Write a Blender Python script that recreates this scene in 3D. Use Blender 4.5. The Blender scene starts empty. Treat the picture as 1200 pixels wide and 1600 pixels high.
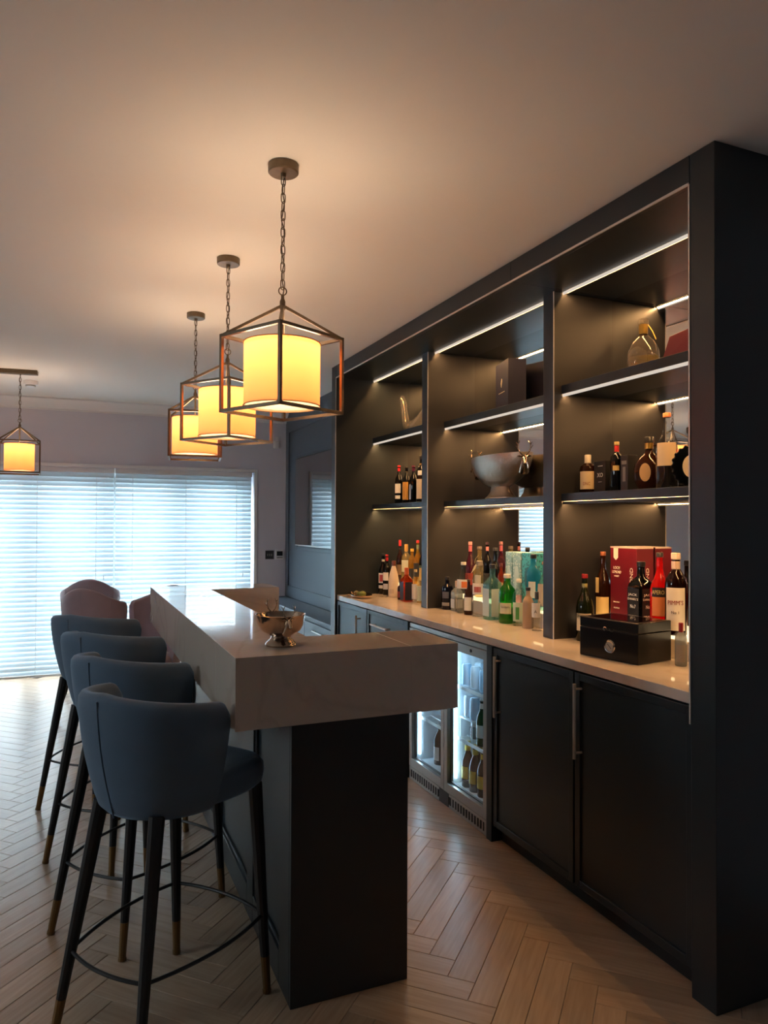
import bpy, bmesh, math, random
from mathutils import Vector, Matrix
random.seed(7)
S = bpy.context.scene
COL = S.collection
PI = math.pi

# ------------------------------------------------------------------ camera
CAM_H, YAW, PITCH, ROLL, FPX = 1.391, 23.157, 0.893, 0.245, 1135.0
def make_camera():
    th, ph, r = map(math.radians, (YAW, PITCH, ROLL))
    F = Vector((math.sin(th)*math.cos(ph), math.cos(th)*math.cos(ph), math.sin(ph)))
    R = Vector((math.cos(th), -math.sin(th), 0)); U = R.cross(F)
    R2 = R*math.cos(r)+U*math.sin(r); U2 = -R*math.sin(r)+U*math.cos(r)
    cd = bpy.data.cameras.new('camera'); cd.sensor_fit = 'HORIZONTAL'; cd.sensor_width = 36.0
    cd.lens = 36.0*FPX/1200.0; cd.clip_start = 0.05
    o = bpy.data.objects.new('camera', cd); COL.objects.link(o)
    m = Matrix((R2, U2, -F)).transposed().to_4x4(); m.translation = (0, 0, CAM_H)
    o.matrix_world = m; S.camera = o
make_camera()

# ------------------------------------------------------------------ light
SKY = 23.0            # overcast daylight outside the bifold doors
UPLIGHT = 16.0       # glowing disc added in each shade top to brighten the ceiling
LED = 120.0           # shelf strips
PENDANT_W = 0.62     # bulb in each near pendant
S.view_settings.view_transform = 'Standard'
S.view_settings.look = 'None'
S.view_settings.exposure = 0.6
S.view_settings.gamma = 1.0
S.view_settings.use_curve_mapping = False
world = bpy.data.worlds.new('world'); S.world = world; world.use_nodes = True
bgn = world.node_tree.nodes['Background']
bgn.inputs['Color'].default_value = (0.84, 0.94, 1.0, 1); bgn.inputs['Strength'].default_value = SKY
def portal(x, y, z, w, h, rot=(-PI/2, 0, 0)):
    l = bpy.data.lights.new('sky_portal', 'AREA'); l.shape = 'RECTANGLE'; l.size = w; l.size_y = h
    l.cycles.is_portal = True
    o = bpy.data.objects.new('sky_portal', l); COL.objects.link(o)
    o.location = (x, y, z); o.rotation_euler = rot
portal(-0.33, 7.46, 0.95, 4.1, 1.95)
portal(-3.42, 2.375, 1.7, .8, .7, (0, -PI/2, 0))   # small unseen side window, added for fill daylight

# ------------------------------------------------------------------ helpers
def lin(c):
    f = lambda v: v/12.92 if v <= 0.04045 else ((v+0.055)/1.055)**2.4
    return tuple(f(v/255.0) for v in c)+(1.0,)
MATS = {}
def mat(name, rgb, rough=0.5, metal=0.0, spec=0.5, sheen=0.0, coat=0.0, emit=None, estr=0.0, noise=None, bump=None):
    """rgb in sRGB 0..255. noise=(scale, amount) varies the colour, bump=(scale, strength) the surface."""
    if name in MATS: return MATS[name]
    m = bpy.data.materials.new(name); m.use_nodes = True; MATS[name] = m
    nt = m.node_tree; b = nt.nodes['Principled BSDF']
    b.inputs['Base Color'].default_value = lin(rgb); b.inputs['Roughness'].default_value = rough
    b.inputs['Metallic'].default_value = metal; b.inputs['Specular IOR Level'].default_value = spec
    if sheen:
        b.inputs['Sheen Weight'].default_value = sheen; b.inputs['Sheen Roughness'].default_value = 0.4
    if coat:
        b.inputs['Coat Weight'].default_value = coat; b.inputs['Coat Roughness'].default_value = 0.05
    if emit:
        b.inputs['Emission Color'].default_value = lin(emit); b.inputs['Emission Strength'].default_value = estr
    tc = nt.nodes.new('ShaderNodeTexCoord')
    if noise:
        n = nt.nodes.new('ShaderNodeTexNoise'); n.inputs['Scale'].default_value = noise[0]; n.inputs['Detail'].default_value = 4
        mx = nt.nodes.new('ShaderNodeMix'); mx.data_type = 'RGBA'; c = lin(rgb)
        mx.inputs['A'].default_value = tuple(v*(1-noise[1]) for v in c[:3])+(1,)
        mx.inputs['B'].default_value = tuple(min(1, v*(1+noise[1])) for v in c[:3])+(1,)
        nt.links.new(tc.outputs['Object'], n.inputs['Vector']); nt.links.new(n.outputs['Fac'], mx.inputs['Factor'])
        nt.links.new(mx.outputs['Result'], b.inputs['Base Color'])
    if bump:
        n = nt.nodes.new('ShaderNodeTexNoise'); n.inputs['Scale'].default_value = bump[0]; n.inputs['Detail'].default_value = 3
        bp = nt.nodes.new('ShaderNodeBump'); bp.inputs['Strength'].default_value = bump[1]; bp.inputs['Distance'].default_value = 0.01
        nt.links.new(tc.outputs['Object'], n.inputs['Vector']); nt.links.new(n.outputs['Fac'], bp.inputs['Height'])
        nt.links.new(bp.outputs['Normal'], b.inputs['Normal'])
    return m
def glass(name, tint, body=0.0, bodycol=None, rough=0.01, ior=1.45):
    """thin-walled glass: tinted see-through plus mirror-like fresnel, with an optional cloudy/liquid body."""
    if name in MATS: return MATS[name]
    m = bpy.data.materials.new(name); m.use_nodes = True; MATS[name] = m
    nt = m.node_tree; nt.nodes.clear(); N = nt.nodes.new; L = nt.links.new
    out = N('ShaderNodeOutputMaterial'); tr = N('ShaderNodeBsdfTransparent'); tr.inputs['Color'].default_value = lin(tint)
    gl = N('ShaderNodeBsdfGlossy'); gl.inputs['Roughness'].default_value = rough
    lw = N('ShaderNodeLayerWeight'); lw.inputs['Blend'].default_value = .5
    pw = N('ShaderNodeMath'); pw.operation = 'POWER'; pw.inputs[1].default_value = 4.0; L(lw.outputs['Facing'], pw.inputs[0])
    fr = N('ShaderNodeMath'); fr.operation = 'MULTIPLY_ADD'; fr.inputs[1].default_value = .9; fr.inputs[2].default_value = ((ior-1)/(ior+1))**2; L(pw.outputs[0], fr.inputs[0])
    base = tr.outputs[0]
    if body:
        df = N('ShaderNodeBsdfTranslucent'); d2 = N('ShaderNodeBsdfDiffuse'); mm = N('ShaderNodeMixShader'); mx = N('ShaderNodeMixShader')
        df.inputs['Color'].default_value = d2.inputs['Color'].default_value = lin(bodycol or tint)
        mm.inputs[0].default_value = 0.4; L(df.outputs[0], mm.inputs[1]); L(d2.outputs[0], mm.inputs[2])
        mx.inputs[0].default_value = body; L(base, mx.inputs[1]); L(mm.outputs[0], mx.inputs[2]); base = mx.outputs[0]
    ms = N('ShaderNodeMixShader'); L(fr.outputs[0], ms.inputs[0]); L(base, ms.inputs[1]); L(gl.outputs[0], ms.inputs[2])
    L(ms.outputs[0], out.inputs[0]); return m
def glow(name, rgb, strength):
    if name in MATS: return MATS[name]
    m = bpy.data.materials.new(name); m.use_nodes = True; MATS[name] = m
    nt = m.node_tree; nt.nodes.clear()
    e = nt.nodes.new('ShaderNodeEmission'); e.inputs[0].default_value = lin(rgb); e.inputs[1].default_value = strength
    o = nt.nodes.new('ShaderNodeOutputMaterial'); nt.links.new(e.outputs[0], o.inputs[0]); return m
def translucent(name, rgb, amount=0.5, t_rgb=None):
    if name in MATS: return MATS[name]
    m = bpy.data.materials.new(name); m.use_nodes = True; MATS[name] = m
    nt = m.node_tree; nt.nodes.clear(); N = nt.nodes.new
    d = N('ShaderNodeBsdfDiffuse'); t = N('ShaderNodeBsdfTranslucent'); x = N('ShaderNodeMixShader'); o = N('ShaderNodeOutputMaterial')
    d.inputs[0].default_value = lin(rgb); t.inputs[0].default_value = lin(t_rgb or rgb); x.inputs[0].default_value = amount
    nt.links.new(d.outputs[0], x.inputs[1]); nt.links.new(t.outputs[0], x.inputs[2]); nt.links.new(x.outputs[0], o.inputs[0]); return m

class MB:
    """collects geometry and links it as ONE mesh object"""
    def __init__(s): s.v = []; s.f = []
    def add(s, vs, fs):
        n = len(s.v); s.v += [tuple(a) for a in vs]; s.f += [tuple(i+n for i in q) for q in fs]; return s
    def box(s, x0, x1, y0, y1, z0, z1):
        v = [(x, y, z) for z in (z0, z1) for y in (y0, y1) for x in (x0, x1)]
        return s.add(v, [(0,2,3,1),(4,5,7,6),(0,1,5,4),(2,6,7,3),(0,4,6,2),(1,3,7,5)])
    def xf_box(s, M, sx, sy, sz):
        v = [M @ Vector((x*sx/2, y*sy/2, z*sz/2)) for z in (-1,1) for y in (-1,1) for x in (-1,1)]
        return s.add(v, [(0,2,3,1),(4,5,7,6),(0,1,5,4),(2,6,7,3),(0,4,6,2),(1,3,7,5)])
    def bar(s, a, b, w, h=None, up=(0,0,1)):
        """square bar from a to b"""
        a = Vector(a); b = Vector(b); d = (b-a); L = d.length; d.normalize(); up = Vector(up)
        if abs(d.dot(up)) > 0.98: up = Vector((1,0,0))
        x = d.cross(up).normalized(); z = x.cross(d)
        M = Matrix((x, d, z)).transposed().to_4x4(); M.translation = (a+b)/2
        return s.xf_box(M, w, L, h or w)
    def lathe(s, prof, seg=24, c=(0,0,0), sq=None, sx=1.0, sy=1.0, rot=0.0):
        """prof [(r,z)...] closed at r=0 ends; sq[i]: 0 round .. 1 rounded square"""
        n0 = len(s.v); rings = []
        for i, (r, z) in enumerate(prof):
            if r < 1e-6:
                s.v.append((c[0], c[1], c[2]+z)); rings.append([len(s.v)-1]); continue
            ring = []
            k = sq[i] if sq else 0
            for j in range(seg):
                a = 2*PI*j/seg+rot; ca, sa = math.cos(a-rot), math.sin(a-rot)
                if k > 0:
                    p = 2+10*k; q = 1/((abs(ca)**p+abs(sa)**p)**(1/p))
                else: q = 1
                x, y = ca*q*r*sx, sa*q*r*sy
                s.v.append((c[0]+x*math.cos(rot)-y*math.sin(rot), c[1]+x*math.sin(rot)+y*math.cos(rot), c[2]+z)); ring.append(len(s.v)-1)
            rings.append(ring)
        for A, B in zip(rings, rings[1:]):
            if len(A) == 1 and len(B) == 1: continue
            for j in range(seg):
                k = (j+1) % seg
                if len(A) == 1: s.f.append((A[0], B[k], B[j])[::-1])
                elif len(B) == 1: s.f.append((A[j], A[k], B[0]))
                else: s.f.append((A[j], A[k], B[k], B[j]))
        return s
    def tube(s, pts, r, seg=8, closed=False, caps=True):
        pts = [Vector(p) for p in pts]; n = len(pts)
        rr = r if hasattr(r, '__len__') else [r]*n
        t0 = (pts[1]-pts[0]).normalized(); up = Vector((0,0,1)) if abs(t0.z) < 0.9 else Vector((1,0,0))
        x = t0.cross(up).normalized(); rings = []
        for i in range(n):
            if closed: t = (pts[(i+1) % n]-pts[i-1]).normalized()
            else: t = (pts[min(i+1, n-1)]-pts[max(i-1, 0)]).normalized()
            x = (x-t*x.dot(t)).normalized(); y = t.cross(x); ring = []
            for j in range(seg):
                a = 2*PI*j/seg; s.v.append(tuple(pts[i]+(x*math.cos(a)+y*math.sin(a))*rr[i])); ring.append(len(s.v)-1)
            rings.append(ring)
        pairs = list(zip(rings, rings[1:]))+([(rings[-1], rings[0])] if closed else [])
        for A, B in pairs:
            for j in range(seg):
                k = (j+1) % seg; s.f.append((A[j], A[k], B[k], B[j]))
        if caps and not closed:
            s.f.append(tuple(rings[0][::-1])); s.f.append(tuple(rings[-1]))
        return s
    def grid(s, rows, close_u=False, cap0=False, cap1=False):
        """rows: list of rings of equal length"""
        n = len(s.v); W = len(rows[0])
        for r in rows: s.v += [tuple(p) for p in r]
        for i in range(len(rows)-1):
            for j in range(W if close_u else W-1):
                k = (j+1) % W
                s.f.append((n+i*W+j, n+i*W+k, n+(i+1)*W+k, n+(i+1)*W+j))
        if cap0: s.f.append(tuple(n+j for j in range(W))[::-1])
        if cap1: s.f.append(tuple(n+(len(rows)-1)*W+j for j in range(W)))
        return s
    def prism(s, poly, z0, z1):
        n = len(poly); vs = [(x, y, z0) for x, y in poly]+[(x, y, z1) for x, y in poly]
        return s.add(vs, [tuple(range(n))[::-1], tuple(range(n, 2*n))]+[(i, (i+1) % n, n+(i+1) % n, n+i) for i in range(n)])
    def ball(s, c, rx, ry=None, rz=None, seg=14, ring=8):
        ry = ry or rx; rz = rz or rx
        prof = [(math.sin(PI*i/ring), -math.cos(PI*i/ring)*rz) for i in range(ring+1)]; prof[0] = (0, -rz); prof[-1] = (0, rz)
        return s.lathe(prof, seg, c, None, rx, ry)
    def move(s, M):
        s.v = [tuple(M @ Vector(v)) for v in s.v]; return s
    def mesh(s, name, smooth=35):
        me = bpy.data.meshes.new(name); me.from_pydata(s.v, [], s.f); me.update()
        bm = bmesh.new(); bm.from_mesh(me); bmesh.ops.recalc_face_normals(bm, faces=bm.faces); bm.to_mesh(me); bm.free()
        if smooth:
            for p in me.polygons: p.use_smooth = True
            me.set_sharp_from_angle(angle=math.radians(smooth))
        return me
    def build(s, name, m, parent=None, smooth=35, bevel=0.0, loc=None, rotz=0.0):
        return link(name, s.mesh(name, smooth), m, parent, bevel, loc, rotz)
def link(name, me, m, parent=None, bevel=0.0, loc=None, rotz=0.0):
    if m and not me.materials: me.materials.append(m)
    o = bpy.data.objects.new(name, me); COL.objects.link(o)
    if parent: o.parent = parent
    if loc: o.location = loc
    o.rotation_euler.z = rotz
    if bevel:
        b = o.modifiers.new('bevel', 'BEVEL'); b.width = bevel; b.segments = 2; b.limit_method = 'ANGLE'
    return o
def tag(o, label=None, cat=None, group=None, kind=None):
    if label: o['label'] = label
    if cat: o['category'] = cat
    if group: o['group'] = group
    if kind: o['kind'] = kind
    return o
def thing(name, label, cat, loc=(0,0,0), rotz=0.0, group=None):
    o = bpy.data.objects.new(name, None); COL.objects.link(o); o.location = loc; o.rotation_euler.z = rotz
    o.empty_display_size = 0.05
    return tag(o, label, cat, group)
def struct(o): o['kind'] = 'structure'; return o
KIDS = {}
def copy_tree(o, parent=None):
    c = o.copy(); COL.objects.link(c)
    if parent: c.parent = parent
    for ch in list(o.children): copy_tree(ch, c)
    return c
def text_mesh(txt, height, depth=0.0004, width=None):
    cu = bpy.data.curves.new('t', 'FONT'); cu.body = txt; cu.align_x = 'CENTER'; cu.align_y = 'CENTER'; cu.extrude = depth; cu.resolution_u = 2
    o = bpy.data.objects.new('t', cu); COL.objects.link(o)
    dg = bpy.context.evaluated_depsgraph_get(); me = bpy.data.meshes.new_from_object(o.evaluated_get(dg))
    bpy.data.objects.remove(o); bpy.data.curves.remove(cu)
    ys = [v.co.y for v in me.vertices]; xs = [v.co.x for v in me.vertices]; k = height/max(1e-6, max(ys)-min(ys)); kx = k
    if width: kx = width/max(1e-6, max(xs)-min(xs))
    cy = (max(ys)+min(ys))/2
    for v in me.vertices: v.co = Vector((v.co.x*kx, (v.co.y-cy)*k, v.co.z))
    return me
def flat_text(txt, height, m, parent, origin, right, up, name='lettering', width=None):
    """lettering on a flat face: origin = centre, right / up unit vectors"""
    me = text_mesh(txt, height, 0.0004, width); r = Vector(right); u = Vector(up); n = r.cross(u)
    M = Matrix((r, u, n)).transposed().to_4x4(); M.translation = Vector(origin)+n*0.0006
    me.transform(M); return link(name, me, m, parent)
def round_text(txt, height, m, parent, radius, z, face, name='lettering', width=None):
    """lettering wrapped round a bottle"""
    me = text_mesh(txt, height, 0.0003, width)
    for v in me.vertices:
        a = face+v.co.x/radius; R = radius+0.0006+v.co.z; v.co = Vector((math.cos(a)*R, math.sin(a)*R, z+v.co.y))
    return link(name, me, m, parent)

# ------------------------------------------------------------------ shared materials
M_WALL = mat('wall_paint', (208,210,222), 0.85, bump=(90, .02))
M_CEIL = mat('ceiling_paint', (226,222,216), 0.9)
M_TRIM = mat('white_trim', (225,227,230), 0.5)
M_NAVY = mat('cabinet_paint', (32,40,45), 0.36, spec=0.55, bump=(400, .01))
M_INNER = mat('divider_paint', (40,40,42), 0.4, spec=0.5)
M_NAVY_LIT = mat('cabinet_paint_lit', (74,86,98), 0.4, spec=0.5)  # same cabinet paint, with window light on the TV wall put into its colour
M_ALU = mat('brushed_aluminium', (205,203,200), 0.38, 0.85)
M_EDGE = mat('pale_edge_metal', (206,198,190), 0.35, 0.35)
M_HANDLE = mat('satin_handle', (196,190,184), 0.45, 0.6)
M_STEEL = mat('stainless_steel', (172,170,166), 0.33, 1.0, bump=(120, .02))
M_MIRROR = mat('mirror_glass', (232,232,230), 0.015, 1.0)
M_BRONZE = mat('antique_bronze', (112,97,80), 0.42, 0.85, noise=(60, .25))
M_BRASS = mat('aged_brass', (124,96,62), 0.42, 0.85)
M_BLACK = mat('black_wood', (20,21,24), 0.42)
M_QUARTZ = None
def quartz():
    m = mat('cream_quartz', (205,192,180), 0.045, spec=0.55)
    nt = m.node_tree; N = nt.nodes.new; L = nt.links.new; b = nt.nodes['Principled BSDF']
    tc = N('ShaderNodeTexCoord'); n = N('ShaderNodeTexNoise'); n.inputs['Scale'].default_value = 1.3; n.inputs['Detail'].default_value = 6; n.inputs['Distortion'].default_value = 1.1
    r = N('ShaderNodeValToRGB'); e = r.color_ramp.elements; e[0].position = .47; e[0].color = lin((207,194,182)); e[1].position = .53; e[1].color = lin((207,194,182))
    k = r.color_ramp.elements.new(.5); k.color = lin((197,184,172))
    n2 = N('ShaderNodeTexNoise'); n2.inputs['Scale'].default_value = 40; n2.inputs['Detail'].default_value = 5
    mx = N('ShaderNodeMix'); mx.data_type = 'RGBA'; mx.blend_type = 'MULTIPLY'; mx.inputs['Factor'].default_value = .12
    L(tc.outputs['Object'], n.inputs['Vector']); L(tc.outputs['Object'], n2.inputs['Vector']); L(n.outputs['Fac'], r.inputs[0])
    L(r.outputs[0], mx.inputs['A']); L(n2.outputs['Color'], mx.inputs['B']); L(mx.outputs['Result'], b.inputs['Base Color'])
    return m
M_QUARTZ = quartz()

# ------------------------------------------------------------------ room shell
XL, XR, YB, YF, H = -3.3, 2.30, -2.6, 7.20, 2.50
def room():
    struct(MB().box(XL-.1, XR+.1, YB-.1, YF+.3, -.12, -.0105).build('floor', mat('subfloor', (60,50,42), .9), smooth=0))
    struct(MB().box(XL-.1, XR+.1, YB-.1, YF+.3, H, H+.1).build('ceiling', M_CEIL, smooth=0))
    struct(MB().box(XR, XR+.1, YB-.1, YF+.3, 0, H).build('wall_right', M_WALL, smooth=0))
    a, b, c, d = 2.02, 2.73, 1.40, 2.0
    m = MB(); m.box(XL-.1, XL, YB-.1, a, 0, H); m.box(XL-.1, XL, b, YF+.3, 0, H); m.box(XL-.1, XL, a, b, 0, c); m.box(XL-.1, XL, a, b, d, H)
    struct(m.build('wall_left', M_WALL, smooth=0))
    w = MB(); w.box(XL-.08, XL-.03, a, a+.06, c, d); w.box(XL-.08, XL-.03, b-.06, b, c, d); w.box(XL-.08, XL-.03, a, b, c, c+.06); w.box(XL-.08, XL-.03, a, b, d-.06, d); w.box(XL-.08, XL-.03, 2.36, 2.39, c, d)
    w = struct(w.build('added_fill_window', M_TRIM, smooth=0))  # unseen window added to fill the near room with daylight
    for y0, y1 in ((a+.06, 2.36), (2.39, b-.06)): MB().box(XL-.058, XL-.052, y0, y1, c+.06, d-.06).build('pane', glass('window_glass', (250,252,252)), w, smooth=0)
    MB().box(XL, XL+.03, a-.04, b+.04, c-.03, c).build('sill', M_TRIM, w, bevel=.003)
    struct(MB().box(XL, XR, YB-.1, YB, 0, H).build('wall_back', M_WALL, smooth=0))
    WX0, WX1, WZ = -2.36, 1.665, 1.895
    m = MB(); m.box(XL, WX0, YF, YF+.3, 0, H); m.box(WX1, XR, YF, YF+.3, 0, H); m.box(WX0, WX1, YF, YF+.3, WZ, H)
    struct(m.build('wall_far', M_WALL, smooth=0))
    # cornice on far and left walls
    prof = [(0,0),(.095,0),(.095,-.012),(.075,-.03),(.045,-.05),(.025,-.078),(.012,-.085),(.012,-.1),(0,-.1)]
    m = MB(); r0 = [(XL, YF-a, H+b) for a, b in prof]; r1 = [(2.0, YF-a, H+b) for a, b in prof]; m.grid([r0, r1], True, True, True)
    struct(m.build('trim_1', M_TRIM))
    m = MB(); r0 = [(XL+a, YB, H+b) for a, b in prof]; r1 = [(XL+a, YF-.1, H+b) for a, b in prof]; m.grid([r0, r1], True, True, True)
    struct(m.build('trim_2', M_TRIM))
    # skirting
    m = MB(); m.box(XL, XL+.018, YB, YF, 0, .15); struct(m.build('baseboard_left', M_TRIM, bevel=.004))
    m = MB(); m.box(WX1+.08, 1.72, YF-.018, YF, 0, .15); m.box(XL+.018, WX0-.08, YF-.018, YF, 0, .15); struct(m.build('baseboard_far', M_TRIM, bevel=.004))
    # slim architrave around the bifold opening
    m = MB(); m.box(WX1, WX1+.03, YF-.012, YF, 0, WZ+.03); m.box(WX0-.03, WX0, YF-.012, YF, 0, WZ+.03); m.box(WX0, WX1, YF-.012, YF, WZ, WZ+.03)
    struct(m.build('trim_3', M_TRIM, bevel=.003))
    # bifold doors behind the blinds
    w = struct(MB().box(WX0, WX1, 7.40, 7.48, WZ-.06, WZ).box(WX0, WX1, 7.40, 7.48, 0, .03).box(WX0, WX0+.05, 7.40, 7.48, 0, WZ).box(WX1-.05, WX1, 7.40, 7.48, 0, WZ).build('window_1', M_TRIM, smooth=0))
    n = 6; pw = (WX1-WX0-.1)/n
    gm = glass('window_glass', (250,252,252))
    for i in range(n):
        a = WX0+.05+i*pw; b = a+pw
        f = MB(); f.box(a+.002, a+.075, 7.41, 7.47, .03, WZ-.06); f.box(b-.075, b-.002, 7.41, 7.47, .03, WZ-.06)
        f.box(a+.075, b-.075, 7.41, 7.47, .03, .13); f.box(a+.075, b-.075, 7.41, 7.47, WZ-.15, WZ-.06)
        fr = f.build('door_panel', mat('upvc_frame', (120,126,130), .4), w, bevel=.004)
        MB().box(a+.075, b-.075, 7.437, 7.443, .13, WZ-.15).build('pane', gm, fr, smooth=0)
    struct(MB().box(-6, 6, 7.5, 14, -.2, -.06).build('ground_patio', mat('patio_paving', (150,150,146), .8, noise=(6,.15)), smooth=0))
room()

def floor_planks():
    fl = bpy.data.objects['floor']
    m = bpy.data.materials.new('oak_plank'); m.use_nodes = True; nt = m.node_tree; N = nt.nodes.new; L = nt.links.new; b = nt.nodes['Principled BSDF']
    tc = N('ShaderNodeTexCoord'); oi = N('ShaderNodeObjectInfo'); ge = N('ShaderNodeNewGeometry')
    ad = N('ShaderNodeMath'); ad.operation = 'ADD'; fr = N('ShaderNodeMath'); fr.operation = 'FRACT'
    L(oi.outputs['Random'], ad.inputs[0]); L(ge.outputs['Random Per Island'], ad.inputs[1]); L(ad.outputs[0], fr.inputs[0])
    mp = N('ShaderNodeMapping'); mp.inputs['Scale'].default_value = (5, 70, 1)
    cb = N('ShaderNodeCombineXYZ'); L(fr.outputs[0], cb.inputs['Z']); vm = N('ShaderNodeVectorMath'); vm.operation = 'MULTIPLY_ADD'
    vm.inputs[1].default_value = (1,1,1); sc = N('ShaderNodeVectorMath'); sc.operation = 'SCALE'; sc.inputs['Scale'].default_value = 37
    uv = N('ShaderNodeUVMap'); L(cb.outputs[0], sc.inputs[0]); L(uv.outputs[0], mp.inputs['Vector']); L(mp.outputs[0], vm.inputs[0]); L(sc.outputs[0], vm.inputs[2])
    n = N('ShaderNodeTexNoise'); n.inputs['Scale'].default_value = 1.0; n.inputs['Detail'].default_value = 6; n.inputs['Distortion'].default_value = .6
    L(vm.outputs[0], n.inputs['Vector'])
    r = N('ShaderNodeValToRGB'); e = r.color_ramp.elements; e[0].position = .3; e[0].color = lin((156,132,109)); e[1].position = .7; e[1].color = lin((176,153,129))
    L(n.outputs['Fac'], r.inputs[0])
    hs = N('ShaderNodeHueSaturation'); mr = N('ShaderNodeMapRange'); mr.inputs['To Min'].default_value = .84; mr.inputs['To Max'].default_value = 1.1
    L(fr.outputs[0], mr.inputs['Value']); L(mr.outputs[0], hs.inputs['Value']); L(r.outputs[0], hs.inputs['Color']); L(hs.outputs[0], b.inputs['Base Color'])
    bp = N('ShaderNodeBump'); bp.inputs['Strength'].default_value = .12; bp.inputs['Distance'].default_value = .004; L(n.outputs['Fac'], bp.inputs['Height']); L(bp.outputs[0], b.inputs['Normal'])
    b.inputs['Roughness'].default_value = .29
    W, LN, g, c = .087, .478, .0006, .0012
    def plank_geo(mtx):
        x0, x1, y0, y1 = g, LN-g, g, W-g
        lo = [(x0,y0),(x1,y0),(x1,y1),(x0,y1)]; hi = [(x0+c,y0+c),(x1-c,y0+c),(x1-c,y1-c),(x0+c,y1-c)]
        vs = [(x,y,-.0104) for x,y in lo]+[(x,y,-.0011) for x,y in lo]+[(x,y,0) for x,y in hi]
        fs = [(8,9,10,11)]+[(i,(i+1)%4,4+(i+1)%4,4+i) for i in range(4)]+[(4+i,4+(i+1)%4,8+(i+1)%4,8+i) for i in range(4)]
        return [mtx @ Vector(v) for v in vs], fs, [(v[0], v[1]) for v in vs]
    def to_mesh(name, mats):
        V, Fs, UV = [], [], []
        for k, mm in enumerate(mats):
            v, f, u = plank_geo(mm); o = len(V); V += v; Fs += [tuple(i+o for i in q) for q in f]; UV += [(a+k*.731, b_+k*1.37) for a, b_ in u]
        me = bpy.data.meshes.new(name); me.from_pydata([tuple(v) for v in V], [], Fs); ul = me.uv_layers.new(name='UVMap')
        for lp in me.loops: ul.data[lp.index].uv = UV[lp.vertex_index]
        me.materials.append(m); return me
    shift = Vector((1.471-LN/math.sqrt(2), 2.516-LN/math.sqrt(2)))
    R45 = Matrix.Rotation(PI/4, 4, 'Z'); T = Matrix.Translation((shift.x, shift.y, 0))
    cells = []
    for i in range(-160, 161):
        for j in range(-14, 15):
            o = Vector((i*W+j*LN, i*W-j*LN, 0))
            for kind in (0, 1):
                if kind == 0: M_ = T @ R45 @ Matrix.Translation(o)
                else: M_ = T @ R45 @ Matrix.Translation(o+Vector((LN+W, W-LN, 0))) @ Matrix.Rotation(PI/2, 4, 'Z')
                cc = M_ @ Vector((LN/2, W/2, 0))
                if XL-.1 < cc.x < XR and YB-.1 < cc.y < YF+.1: cells.append((M_, cc))
    def seen(cc):
        d = Vector((cc.x, cc.y)); th = math.radians(YAW); f = d.x*math.sin(th)+d.y*math.cos(th); s_ = d.x*math.cos(th)-d.y*math.sin(th)
        if f < 1.6 or abs(s_/f) > .58: return None
        if cc.x > 1.85: return None
        if .75 < cc.x < 1.0 and 2.2 < cc.y < 4: return None
        hid = (cc.x > .75 and cc.y > 3.9) or (.62 < cc.x < 1.2 and 2.3 < cc.y)
        return d.length+(4 if hid else 0)
    vis = sorted((c_ for c_ in cells if seen(c_[1]) is not None), key=lambda q: seen(q[1]))
    near, ids = vis[:300], set(id(q) for q in vis[:300]); rest = [q for q in cells if id(q) not in ids]
    pm = to_mesh('plank', [Matrix.Identity(4)])
    for M_, cc in near:
        o = link('plank', pm, None, fl); o.matrix_world = M_
    tag(link('plank_field', to_mesh('plank_field', [q[0] for q in rest]), None, fl), kind='stuff')
floor_planks()

# ------------------------------------------------------------------ TV wall
def media_wall():
    w = struct(MB().box(2.0, XR, 4.905, YF, 0, H).build('wall_panel', M_NAVY_LIT, smooth=0))
    MB().box(1.988, 2.0, 7.10, YF, .65, H).build('stile', M_NAVY_LIT, w, bevel=.002)
    MB().box(1.988, 2.0, 4.905, 7.10, 2.30, H).build('rail', M_NAVY_LIT, w, bevel=.002)
    MB().box(1.985, 2.0, 4.905, 7.10, .655, .765).build('rail', M_NAVY_LIT, w, bevel=.003)
    f = MB(); a, b, c, d = 5.30, 6.80, 1.165, 2.02
    f.box(1.99, 2.0, a-.03, a, c-.03, d+.03); f.box(1.99, 2.0, b, b+.03, c-.03, d+.03); f.box(1.99, 2.0, a, b, d, d+.03); f.box(1.99, 2.0, a, b, c-.03, c)
    f.build('moulding', M_NAVY_LIT, w, bevel=.002)
    t = thing('television', 'flat black television reflecting the blinds on the blue panelled wall', 'television', (1.99, 6.05, 1.593))
    MB().box(-.022, .008, -.735, .735, -.418, .418).build('bezel', mat('tv_black', (18,18,20), .3), t, bevel=.003)
    MB().box(-.0235, -.0215, -.722, .722, -.405, .408).build('screen', mat('tv_screen', (26,26,30), .05, spec=.9, coat=1), t, smooth=0)
    MB().box(-.0235, -.0215, -.722, .722, -.416, -.407).build('trim_strip', M_ALU, t, smooth=0)
    c = thing('media_cabinet', 'low blue grey cabinet with drawer fronts under the television', 'cabinet', (0,0,0))
    MB().box(1.745, 1.984, 4.91, YF-.02, .08, .625).build('carcass', M_NAVY_LIT, c)
    MB().box(1.725, 1.984, 4.91, YF-.02, .625, .65).build('top', M_NAVY_LIT, c, bevel=.003)
    MB().box(1.775, 1.98, 4.93, YF-.04, 0, .08).build('plinth', M_NAVY, c)
    for i in range(3):
        y0 = 4.915+i*.755
        d = MB().box(1.727, 1.745, y0+.003, y0+.75, .085, .605).build('drawer', M_NAVY_LIT, c, bevel=.002)
        MB().box(1.705, 1.713, y0+.25, y0+.5, .55, .558).box(1.713, 1.728, y0+.27, y0+.278, .55, .558).box(1.713, 1.728, y0+.472, y0+.48, .55, .558).build('handle', M_ALU, d)
media_wall()

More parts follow.
